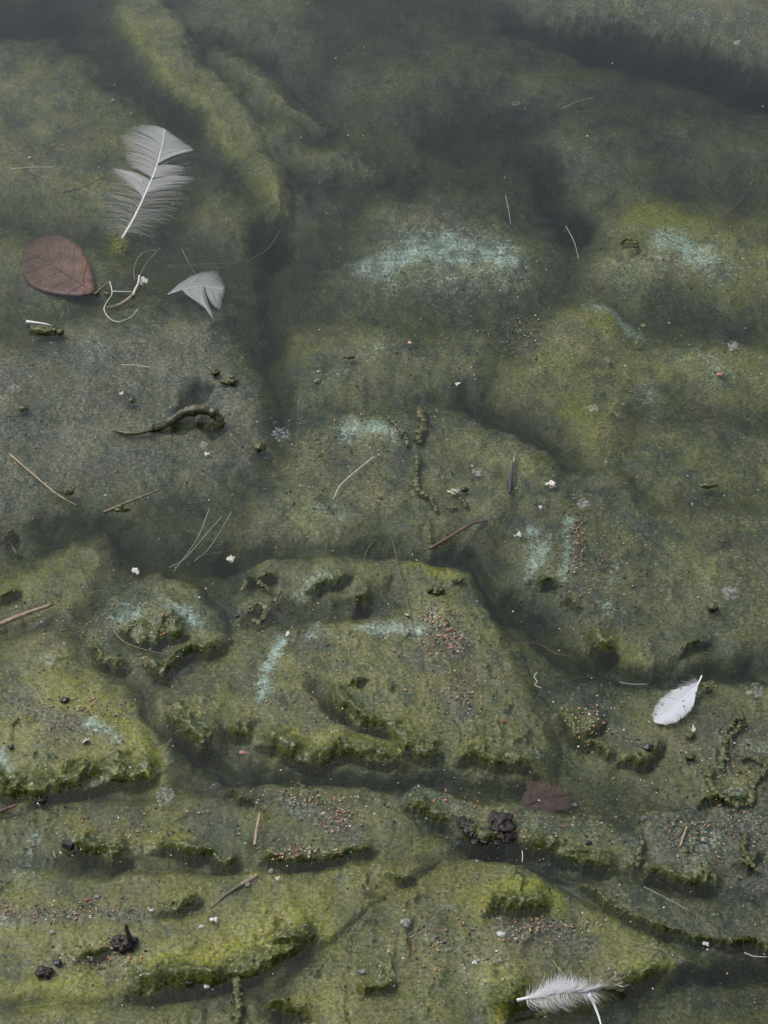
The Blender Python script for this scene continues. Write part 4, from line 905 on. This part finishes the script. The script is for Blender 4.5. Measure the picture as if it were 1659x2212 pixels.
# ---------------------------------------------------------------- moss clumps, crumbs, pellets, white scraps
def scrap(name, label, cat, x, y, rad, mat, group, z, bits):
    mb = MB()
    for k in range(1 + bits // 3):
        n = 11; r_ = rad * U * (1 if k == 0 else rng.uniform(.35, .7)); c = Vector((rng.gauss(0, .55), rng.gauss(0, .55), 0)) * rad * U * (k > 0); V = []; F = []
        lob = [rng.uniform(.35, 1.25) for _ in range(n)]; tl = Vector((rng.gauss(0, .35), rng.gauss(0, .35), 0))
        for q in (1.0, .6):
            for i in range(n):
                t = i / n * 6.2832; p = Vector((math.cos(t), math.sin(t) * 1.1, 0)) * r_ * q * lob[i]; p.z = p.dot(tl) + rng.uniform(-.12, .3) * r_ + r_ * .25; V.append(p + c)
        V.append(c + Vector((0, 0, r_ * .45)))
        for i in range(n): F.append((i, (i + 1) % n, n + (i + 1) % n, n + i)); F.append((n + i, n + (i + 1) % n, 2 * n))
        mb.add(V, F)
    for k in range(bits // 2):
        a = rng.random() * 6.28; P = [Vector((math.cos(a + .5 * math.sin(s * 3 + k)) * rad * U * (.5 + .9 * s), math.sin(a + .5 * math.sin(s * 3 + k)) * rad * U * (.5 + .9 * s), rad * U * .3 * (1 - s))) for s in (0, .33, .66, 1)]
        tube(mb, spline(P, 8), lambda t: rad * U * (.10 - .07 * t), 5)
    o = mb.build(name, mat); o.location = at(x, y, zat(x, y, z)); sm = o.modifiers.new('thick', 'SOLIDIFY'); sm.thickness = rad * U * .12; tag(o, label, cat, group); return o
def clump(name, label, cat, x, y, rad, mat, group=None, z='f', sc3=(1, 1, .6), rough=.45, sub=3, bits=0, freq=1.6):
    zc = zat(x, y, z); c = at(x, y, zc); mb = MB(); lump(mb, Vector((0, 0, rad * U * sc3[2] * .35)), rad * U, sc3, rough, freq, sub)
    for _ in range(bits):
        a = rng.random() * 6.28; q = rng.uniform(.5, 1.15) * rad * U
        lump(mb, Vector((math.cos(a) * q * sc3[0], math.sin(a) * q * sc3[1], rng.uniform(0, .5) * rad * U)), rad * U * rng.uniform(.2, .5), (1, 1, .7), .5, 2, 1)
    o = mb.build(name, mat); o.location = c; tag(o, label, cat, group); return o
for lab, x, y, r_, s3 in (('dark olive moss knob above the curved root', 465, 806, 9, (1,1,.8)), ('long dark moss shelf right above the curved root', 494, 826, 20, (1,.32,.3)), ('moss clump at the right foot of the grey mat', 560, 966, 14, (.9,1,.5)), ('small moss knob left of the curved root', 285, 866, 8, (1,1,.6)),
  ('moss knob near the left edge on the grey mat', 50, 884, 10, (1.2,.8,.5)), ('moss and grit knob below the left straw end', 148, 1062, 12, (1,1,.5)), ('green clump under the short white quill', 98, 716, 26, (1.4,.55,.35)), ('moss flake in the dark pool at the left', 262, 1102, 13, (1.5,.4,.3)), ('dark moss flake on the shelf below the central mound', 756, 772, 11, (1.1,.5,.4)),
  ('moss knob below the small white feather', 1492, 1590, 8, (1.2,.8,.6)), ('moss knob in the mud left of the weed ring', 1490, 1636, 9, (1.2,.8,.6)), ('dark moss knob at the right margin of the broad tongue', 1540, 1312, 11, (1,1,.6)), ('moss scrap lying on the broad tongue near the right edge', 1560, 1170, 8, (1.5,.6,.4)), ('moss flecks on the wavy mat at the right edge', 1530, 1050, 12, (1.6,.5,.35)), ('dark moss knob by the edge of the great mound', 990, 1255, 10, (1.3,.6,.4)), ('green flat moss scrap near the wiry stem on the great mound', 940, 1275, 14, (1.2,.8,.3))):
    clump('moss_clump', lab, 'moss', x, y, r_, 'moss_dark', 'small clumps of moss', 'f', s3, .6, 3, 4, 2.2)
M['tuft'] = flat_mat('bright_algae', (.26, .27, .02), (.46, .45, .06), 380, .5, bump=.001)
mb = MB()
for _ in range(150):
    x = 256 + rng.gauss(0, 8); y = 528 + rng.gauss(0, 11); q = at(x, y, -.0028); aa = rng.random() * 6.28; P = []
    for s in range(6): P.append(q.copy()); aa += rng.gauss(0, .6); q = q + Vector((math.cos(aa) * .9, math.sin(aa) * .9, rng.uniform(-.1, .45))) * MM
    tube(mb, P, lambda t: .00016 * (1 - .6 * t), 4)
tag(mb.build('algae_tuft', 'tuft', origin=at(256, 528, -.006)), 'bright yellow-green algae tuft at the quill end of the big feather', 'algae')
o = clump('rotten_clump', 'black rotten clump with a short stem at the lower left', 'clump', 268, 2040, 18, 'rot', None, 'f', (1.1, .8, .5), .6, 4, 14, 2.0)
mb = MB(); P = path_of([(272,1996,14),(275,2012,10),(283,2032,5)], 0, 10); tube(mb, P, lambda t: (2.6 + 2.5 * t) * U, 7, 1, .2); mb.build('stem', 'rot', o, True, origin=o.location)
def pellet():
    root = empty('black_pellet', at(146, 1828, .0)); tag(root, 'shiny black six-sided pellet in a wet ring at the lower left', 'pellet')
    mb = MB(); P = [at(136,1822,.003), at(138,1822.7,.003), at(156,1829,.003), at(158,1829.7,.003)]
    tube(mb, P, lambda t: (9 if .1 < t < .9 else 7.5) * U, 6); part(mb, 'body', 'black', root, False)
    mb = MB(); tube(mb, [root.location + Vector((math.cos(a) * 5.4 * MM, math.sin(a) * 6.2 * MM, .0002)) for a in [i * 6.2832 / 28 for i in range(29)]], .0006, 5); part(mb, 'wet_rim', 'film', root)
pellet()
WHITE = [('white_scrap', 'lacy white scrap next to a black bead in the middle', 985, 1063, 9, 'white_bit', 8), ('white_scrap', 'torn white scrap at the left tip of the right channel', 1190, 1046, 10, 'white_bit', 8), ('white_scrap', 'small white chip above the broad tongue on the right', 1168, 1097, 6, 'white_bit', 2), ('white_scrap', 'ragged white shred above the craggy mound', 293, 1233, 7, 'white_bit', 5), ('white_scrap', 'white lump at the channel above the great mound', 500, 1208, 8, 'white_bit', 6),
 ('white_scrap', 'cream lump beside the turquoise patch of the broad tongue', 1123, 1156, 7, 'white_bit', 4), ('white_scrap', 'cream crumb on the smooth left mat under its turquoise smear', 186, 1601, 8, 'white_bit', 3), ('white_scrap', 'white triangular chip at the lower left of centre', 600, 1900, 6, 'white_bit', 1), ('white_scrap', 'tiny forked white shred above the bright green fold', 462, 1987, 7, 'white_bit', 5), ('white_scrap', 'pinkish crumb at the foot of the great mound', 527, 1628, 8, 'pink', 3),
 ('white_scrap', 'white fluff ball beside the looped stem', 311, 610, 10, 'white_bit', 9), ('white_scrap', 'white fleck on the upper left mat above the big feather', 244, 216, 5, 'white_bit', 0), ('white_scrap', 'pale fleck left of the big feather', 65, 341, 6, 'white_bit', 0), ('white_scrap', 'small pale fleck below the upper left white fleck', 284, 245, 3.5, 'white_bit', 0), ('white_scrap', 'white flake on the grey mat left of the curved root', 263, 851, 6, 'white_bit', 2), ('white_scrap', 'white burst-like fleck below the curved root', 445, 981, 6, 'white_bit', 4), ('white_scrap', 'white bit on the wiry stem of the great mound', 880, 1329, 6, 'white_bit', 2), ('white_scrap', 'narrow white husk below the small white feather', 1499, 1576, 6, 'white_bit', 0), ('white_scrap', 'pale chip at the top of the diagonal turquoise streak', 621, 1369, 6, 'white_bit', 2),
 ('white_scrap', 'small white flake on the central mound near its right end', 1082, 546, 7, 'white_bit', 2), ('white_scrap', 'cream flake at the channel under the green shelf', 988, 830, 7, 'white_bit', 3), ('white_scrap', 'cream fleck on the green shelf', 886, 741, 6, 'seed_b', 1), ('white_scrap', 'white bead in the bottom right channel', 1526, 2041, 6, 'pebble_pale', 0)]
for nm, lab, x, y, r_, mat, bits in WHITE: scrap(nm, lab, 'scrap', x, y, r_, mat, 'white scraps', 'f' if y > 500 else -4, bits)
o = clump('black_bead', 'oval black bead beside the lacy white scrap', 'bead', 1004, 1059, 8, 'black', None, 'f', (1.2, .8, .7), .1, 3, 0)
PEB = [('white pebble on the dark silt of the bottom right mound', 1083, 2020, 9, 'pebble_pale'), ('grey pebble below the white pebble at the bottom right', 1080, 2075, 6, 'pebble'), ('pale pebble left of the grey one at the bottom', 1026, 2080, 5.5, 'pebble_pale'), ('large glassy grey pebble on the bottom mound at its left', 876, 1994, 11, 'pebble'), ('pale pebble beside the torn reddish leaf square', 1240, 1739, 6, 'pebble_pale'), ('white pebble by the moss step at the lower left', 328, 1967, 5.5, 'pebble_pale'), ('pale pebble below the white one at the lower left', 436, 2002, 5, 'pebble_pale'), ('pale oval pebble below the bright green fold', 447, 2132, 5.5, 'pebble_pale'),
 ('pale green round pebble at the left above the bottom strip', 113, 2014, 6, 'pebble'), ('grey pebble under the wavy shelf near the tan straw', 535, 1911, 7, 'pebble'), ('grey flat pebble beside the tan straw', 586, 1882, 7, 'pebble'), ('pink disc-like pellet near the right edge', 1555, 809, 8, 'pink'), ('red-brown pebble among the seeds at the lower left', 188, 1944, 6.5, 'seed_c'), ('dark pebble beside the red-brown one', 211, 1938, 6, 'pebble'), ('white pebble in the seedy hump', 699, 1758, 5, 'pebble_pale'), ('glassy pebble above the red seeds of the hump', 651, 1768, 5, 'pebble'), ('grey oval pebble under the rough mat at the right', 1390, 1768, 8, 'pebble'), ('pale pebble on the purplish mat', 1520, 1815, 8, 'pebble'), ('grey pebble high on the purplish mat', 1500, 1780, 7, 'pebble'), ('grey pebble on the shelf under the green shelf', 685, 824, 9, 'pebble'), ('pale pebble above the grey one on the shelf', 688, 803, 5, 'pebble_pale'), ('pale grey pebble on the grey mat near the quill', 111, 742, 6, 'pebble'), ('dark round pebble inside a ring at the bottom left of centre', 782, 2100, 8, 'pebble'), ('rusty round pebble on the great mound', 1087, 1558, 5.5, 'seed_c'), ('dark pebble at the left edge under the turquoise smear', 24, 1614, 6, 'black'), ('black crumb on the left mat above the turquoise smear', 138, 1512, 9, 'black'), ('black crumb at the lower left beside the seeds', 125, 2082, 8, 'black'), ('dark crumb below the black crumb at the lower left', 95, 2102, 12, 'rot'), ('black crumb at the front of the rough mat on the right', 1400, 1616, 11, 'black'), ('dark crumb under the grey stick end', 90, 1730, 8, 'rot'), ('black crumb in the rolled ridge at the right', 1270, 1820, 6, 'black'), ('dark crumb in the moss at the bottom edge', 408, 2122, 6, 'rot'), ('dark bead on the hollow side of the craggy mound', 512, 1331, 6, 'black')]
for lab, x, y, r_, mat in PEB: clump('pebble', lab, 'pebble', x, y, r_ * (.85 if mat not in ('rot',) else 1), mat, 'pebbles and crumbs', 's' if mat in ('pebble', 'pebble_pale') else 'f', (1.1, .9, .5), .55 if mat not in ('rot', 'black') else .9, 3, 0 if mat not in ('rot',) else 6, 1.3)

o = clump('debris_tangle', 'olive-brown tangle of debris at the right end of the downy feather', 'debris', 1322, 2128, 17, 'weed_dark', None, 3, (1.2, .9, .4), .8, 3, 10, 2.0)
for k in range(9):
    mb = MB(); x0, y0 = 1322 + rng.gauss(0, 8), 2126 + rng.gauss(0, 7); aa = rng.uniform(-.6, 1.2)
    tube(mb, path_of([(x0, y0, 6), (x0 + 12 * math.cos(aa), y0 - 9 * math.sin(aa), 6.5), (x0 + 24 * math.cos(aa + .4), y0 - 16 * math.sin(aa + .4), 4)], 0, 8), lambda t: (1.0 - .5 * t) * U, 5)
    mb.build('strand', 'pale_straw' if k % 3 else 'reed', o, True, origin=o.location)
# ---------------------------------------------------------------- snail shell
def snail():
    root = empty('snail_shell', at(1114, 224, -.006)); tag(root, 'flat coiled snail shell in the murk at the top right', 'shell')
    mb = MB(); P = []; n = 90
    for i in range(n):
        t = i / (n - 1); a = t * 3.1 * 2 * math.pi; q = (1.2 + 9.6 * t) * U
        P.append(root.location + Vector((math.cos(a) * q, math.sin(a) * q * 1.25, .0003 * (1 - t))))
    tube(mb, P, lambda t: (.6 + 1.5 * t) * U, 8, 1.2); part(mb, 'whorl', 'shell', root)
    mb = MB(); lump(mb, root.location + Vector((0, 0, -.0012)), 9 * U, (1, 1.2, .10), .1); part(mb, 'base', 'shell', root)
snail()
# ---------------------------------------------------------------- foam and bubbles
def dome_mesh(name, n=14, m=6):
    V = []; F = []
    for i in range(m):
        t = i / m * math.pi / 2
        for j in range(n): V.append((math.cos(t) * math.cos(2 * math.pi * j / n), math.cos(t) * math.sin(2 * math.pi * j / n), math.sin(t)))
    V.append((0, 0, 1))
    for i in range(m - 1):
        for j in range(n): F.append((i * n + j, i * n + (j + 1) % n, (i + 1) * n + (j + 1) % n, (i + 1) * n + j))
    for j in range(n): F.append(((m - 1) * n + j, (m - 1) * n + (j + 1) % n, m * n))
    return V, F
DV, DF = dome_mesh('dome')
SV, SF = dome_mesh('dome_small', 9, 4)
def bubble(label, x, y, r_, group='bubbles on the water'):
    V = [Vector(v) * r_ * U for v in DV]; mb = MB(); mb.add(V, DF)
    t = []; R = r_ * U
    tube(mb, [Vector((math.cos(a) * R * 1.02, math.sin(a) * R * 1.02, .00005)) for a in [i * 6.28319 / 20 for i in range(21)]], R * .07, 4)
    o = mb.build('bubble', 'film'); o.location = at(x, y, max(zat(x, y, 'f'), 0.0) + .0001); tag(o, label, 'bubble', group)
for lab, x, y, r_ in (('bubble at the foot of the craggy mound', 291,1456,7), ('bubble in the channel left of the great mound', 388,1583,8.5), ('large double-ringed bubble at the front of the great mound', 442,1607,12), ('small bubble right of the one at the craggy mound', 315,1455,4.5), ('bubble in the narrow channel at the bottom middle', 879,1893,6), ('bubble below the rotten leaf', 991,1826,9), ('ringed bubble at the bottom edge right of centre', 1180,2200,7), ('faint ringed bubble under the left mat', 465,1701,10), ('round bubble with a dark reflection right of the middle', 1312,1003,13), ('bubble at the foam on the right edge of the grey mat', 576,992,7), ('upper bubble beside the grey mat foam', 596,915,6)):
    bubble(lab, x, y, r_)
def foam(label, x, y, r_, n):
    mb = MB()
    for i in range(n):
        a = rng.random() * 6.2832; q = r_ * math.sqrt(rng.random()); s = rng.uniform(1.2, 3.1) * U
        c = Vector((math.cos(a) * q * U, math.sin(a) * q * U * 1.2, 0)); mb.add([Vector(v) * s + c for v in SV], SF)
        tube(mb, [c + Vector((math.cos(b) * s, math.sin(b) * s, .00003)) for b in [k * 6.28319 / 9 for k in range(10)]], s * .14, 3)
    o = mb.build('foam_patch', M['foam']); o.location = at(x, y, max(zat(x, y, 'f'), 0) + .0001); tag(o, label, 'foam', 'patches of foam')
def foam_mat():
    k = NT('foam'); lw = k.n('LayerWeight'); lw.inputs['Blend'].default_value = .5
    f = k.math('ADD', k.math('MULTIPLY', k.math('POWER', lw.outputs['Facing'], 2.0), .55), .05)
    d = k.n('BsdfDiffuse'); d.inputs[0].default_value = (.75, .76, .76, 1); tr = k.n('BsdfTransparent')
    mx = k.n('MixShader'); k.put(mx.inputs[0], f); k.t.links.new(tr.outputs[0], mx.inputs[1]); k.t.links.new(d.outputs[0], mx.inputs[2]); return k.done(mx.outputs[0])
M['foam'] = foam_mat()
for lab, x, y, r_, n in (('foam patch in the top right corner', 1592,92,10,26), ('honeycomb foam patch near the right edge', 1584,748,15,46), ('foam patch off the right end of the broad tongue', 1578,1281,18,60), ('foam patch above the right end of the central mat', 1262,1088,14,40), ('foam patch low on the right mat', 1282,883,11,32), ('foam patch along the right edge of the grey mat', 607,938,20,60), ('small foam strip below the curved root', 440,963,10,24), ('foam patch under the smooth left mat', 357,1719,18,60), ('foam patch by the left grey mat margin', 30,838,12,30), ('foam patch above the purplish mat', 1630,1490,18,40), ('foam patch on the central mat left of the torn scrap', 1030,1020,12,26)):
    foam(lab, x, y, r_, n)

# ---------------------------------------------------------------- seeds
def seed_mesh(k):
    V, F = ico(1); return MB().add([Vector((v.x * (1.28 + .1 * k) * MM * (1 - .22 * v.x), v.y * .78 * MM, v.z * .62 * MM)) for v in V], F).mesh('seed')
seed_me = []
for k, m in enumerate(('seed_a', 'seed_b', 'seed_c', 'seed_a')):
    me = seed_mesh(k); me.materials.append(M[m]); seed_me.append(me)
CL = [('orange seed in the dense cluster on the great central mound', 965,1385,34,24,62), ('rusty seed on the crest of the great central mound', 945,1335,30,18,22), ('seed on the right flank of the great central mound', 995,1500,44,46,30), ('seed in the red patch of the wavy seedy hump', 735,1768,34,30,46), ('seed along the front of the wavy seedy hump', 640,1840,70,14,22), ('seed at the head of the wavy seedy hump', 640,1725,60,18,22),
 ('seed in the band along the lower left edge', 130,1970,150,16,46), ('seed by the black rotten clump at the lower left', 215,2075,70,26,28), ('seed in the dark silt of the bottom right mound', 1170,2005,80,26,40), ('seed on the left of the bottom right mound', 960,2050,110,50,26), ('rusty seed beside the turquoise stripes of the broad tongue', 1245,1170,16,70,44), ('seed on the broad brownish tongue', 1300,1260,90,70,30), ('seed on the rough mat below the small white feather', 1270,1560,60,50,34), ('seed in the purplish mat at the right edge', 1570,1790,90,60,48), ('seed near the weed ring at the right edge', 1560,1660,80,50,22),
 ('seed on the smooth left mat', 170,1535,90,40,34), ('seed on the craggy double-stepped mound', 300,1360,120,50,30), ('seed on the left mossy point', 130,1330,100,40,22), ('seed at the right end of the central green shelf', 1125,715,40,40,34), ('seed on the dark green shelf in the centre', 960,740,120,40,26), ('seed on the central turquoise mound', 1050,570,120,60,24), ('seed on the central mottled mat', 720,960,120,60,44), ('seed on the lower part of the central mat', 780,1060,200,50,34), ('seed on the olive mat at the right', 1330,760,180,90,26), ('seed on the yellowish mat near the right edge', 1500,560,130,80,20), ('seed on the wavy shelf at the left', 330,1790,190,40,26), ('seed on the rolled dark ridge', 1200,1800,120,40,22), ('seed in the left part of the great mound', 650,1430,150,110,40), ('seed on the strip above the rotten leaf', 960,1720,90,40,12)]
cand = []
for lab, x, y, rx_, ry_, n in CL:
    for _ in range(n): cand.append((lab, x + rng.gauss(0, .62) * rx_, y + rng.gauss(0, .62) * ry_))
for _ in range(150): cand.append(('seed lying alone on the mats away from the clusters', rng.uniform(5, 1655), 560 + 1640 * rng.random() ** .8))
seeds = []
for lab, x, y in cand:
    if not (2 < x < 1657 and 480 < y < 2208): continue
    if lab.startswith('seed lying alone'):
        gi = int((y - R0y) / RS); gj = int((x - R0x) / RS); ri = int(REG[gi, gj])
        lab = 'lone seed on the ' + MATS[ri - 1][0] if ri else 'lone seed on the murky floor between the mats'
    z = surf(x, y); seeds.append((lab, x, y, z, rng.uniform(.52, 1.02) * (.88 + .16 * y / PH)))
seeds.sort(key=lambda s: -(s[4] + (s[3] > -.004) * .4 - (s[3] < -.009) * .6))
rest = MB(); rest_mats = [MB(), MB(), MB()]
for i, (lab, x, y, z, s) in enumerate(seeds):
    rz = rng.random() * 6.283; k = rng.choice((0, 0, 1, 2, 3, 2))
    zz = z + .0004 if z > -.0035 or rng.random() < .7 else -.0003
    if i < 300:
        o = bpy.data.objects.new('seed', seed_me[k]); col.objects.link(o); o.location = at(x, y, zz); o.rotation_euler = (rng.gauss(0, .25), rng.gauss(0, .25), rz); o.scale = (s, s, s)
        tag(o, lab, 'seed', lab.replace('seed', 'seeds', 1))
    else:
        mt = Matrix.Translation(at(x, y, zz)) @ Matrix.Rotation(rz, 4, 'Z') @ Matrix.Scale(s * .92, 4)
        b = rest_mats[(0, 1, 2, 0)[k]]; V, F = ico(1); b.add([mt @ Vector((v.x * 1.3 * MM, v.y * .78 * MM, v.z * .6 * MM)) for v in V], F)
for b, mname, lab in zip(rest_mats, ('seed_a', 'seed_b', 'seed_c'), ('many small orange seeds strewn over the mats', 'many small tan seeds strewn over the mats', 'many small rust-red seeds strewn over the mats')):
    tag(b.build('seed_scatter', mname), lab, 'seeds', kind='stuff')

# ---------------------------------------------------------------- grit, strands and moss fringe: too small and too many to count
def grit(name, label, mat, n, s0, s1, ylo, dens, flat=.5, lift=.0003, onwater=.3):
    mb = MB(); V, F = ico(1); V0 = V; k = 0
    while k < n:
        if rng.random() < dens:
            lab, cx, cyy, rx_, ry_, _n = rng.choice(CL); x = cx + rng.gauss(0, .8) * rx_; y = cyy + rng.gauss(0, .8) * ry_
        else: x = rng.uniform(-60, 1720); y = ylo + (2260 - ylo) * rng.random() ** .85
        if not (-60 < x < 1720 and -20 < y < 2260): continue
        z = surf(x, y)
        if z < 0 and rng.random() < onwater: z = 0
        p = at(x, y, z + lift); s = s0 + (s1 - s0) * rng.random() ** 2.5; a = rng.random() * 6.28; e = rng.uniform(.35, 1.0); ca, sa = math.cos(a), math.sin(a); j = [rng.uniform(.6, 1.3) for _ in V0]
        if s < .45: VV, FF = [(1,0,0),(-.5,.8,0),(-.5,-.8,0),(0,0,.8)], [(0,1,3),(1,2,3),(2,0,3),(0,2,1)]
        else: VV, FF = V0, F
        mb.add([p + Vector(((v[0] * ca - v[1] * e * sa) * s * MM * q, (v[0] * sa + v[1] * e * ca) * s * MM * q, v[2] * s * flat * MM)) for v, q in zip(VV, j)], FF); k += 1
    tag(mb.build(name, mat, smooth=False), label, 'grit', kind='stuff')
grit('pale_grit_glints', 'tiny white flecks scattered over water and mats', 'white_bit', 4600, .2, .8, 60, .45)  # white particles, some of them standing in for wet glints
grit('dark_grit', 'tiny black crumbs scattered over the mats', 'rot', 2600, .3, 1.15, 560, .45, .6, .0003, .1)
grit('rusty_grit', 'tiny pinkish and rust-red flecks strewn over the mats', 'seed_c', 2200, .25, .75, 480, .6, .6, .0003, .05)
grit('orange_grit', 'tiny pale orange flecks strewn over the mats', 'seed_b', 1700, .22, .65, 480, .6, .6, .0003, .05)
grit('grey_grit', 'fine grey sand grains on the silt patches', 'pebble', 1100, .3, 1.0, 500, .6, .6, .0002, .05)

def strands(name, label, mat, n, pick, rad, l0, l1, seg, wander, zmode):
    V = []; F = []; k = 0; tries = 0
    while k < n and tries < n * 30:
        tries += 1
        r_ = pick()
        if r_ is None: continue
        x, y, ang = r_; p = at(x, y, surf(x, y)); L = rng.uniform(l0, l1) * MM; px, py = p.x, p.y; a = ang; pts = []; z0 = rng.uniform(0, 1)
        for i in range(seg + 1):
            t = i / seg; zs = surf_xy(px, py); pts.append(Vector((px, py, zmode(zs, t, z0))))
            a += rng.gauss(0, wander); px += math.cos(a) * L / seg; py += math.sin(a) * L / seg
        base = len(V); R = rad * rng.uniform(.6, 1.35) * MM
        for i, q in enumerate(pts):
            t = i / seg; w_ = R * (1 - .75 * t ** 2); tt = (pts[min(i + 1, seg)] - pts[max(i - 1, 0)]).normalized(); s = tt.cross(Vector((0, 0, 1)))
            s = s.normalized() if s.length > 1e-6 else Vector((1, 0, 0)); u_ = s.cross(tt)
            V += [q + s * w_, q + u_ * w_, q - s * w_]
        for i in range(seg):
            for j in range(3): F.append((base + i * 3 + j, base + i * 3 + (j + 1) % 3, base + i * 3 + 3 + (j + 1) % 3, base + i * 3 + 3 + j))
        k += 1
    o = mesh_obj(name, raw_mesh(name, np.array([tuple(v) for v in V]), np.array(F)), mat); tag(o, label, 'algae strands', kind='stuff')
def anywhere():
    return rng.uniform(-40, 1700), 2240 * rng.random() ** 1.45, rng.random() * 6.28
strands('algae_strands', 'fine olive threads of algae drifting over the sunken mats', 'strand_olive', 2100, anywhere, .09, 8, 34, 9, .32, lambda z, t, q: min(z + (.0004 + .006 * q * math.sin(t * 3.1)), -.0003) if z < 0 else z + .0003)
strands('algae_strands', 'fine pale threads of dead algae drifting over the sunken mats', 'strand_pale', 1000, anywhere, .085, 8, 30, 9, .35, lambda z, t, q: min(z + (.0004 + .006 * q * math.sin(t * 3.1)), -.0003) if z < 0 else z + .0003)
def on_ledge():
    pts, th = rng.choice(LEDGES); 
    if rng.random() > th / 40 + .25: return None
    i = rng.randrange(len(pts) - 1); t = rng.random(); x = pts[i][0] * (1 - t) + pts[i + 1][0] * t + rng.gauss(0, 5); y = pts[i][1] * (1 - t) + pts[i + 1][1] * t - th * rng.uniform(-.15, 1.1)
    if surf(x, y) < .0002: return None
    return x, y, -1.57 + rng.gauss(0, 1.5)
strands('moss_fringe', 'short wet moss threads combed over the exposed edges', 'strand_moss', 500, on_ledge, .10, 2, 6, 5, .6, lambda z, t, q: z + .0001 + .0003 * q * math.sin(t * 3.14))
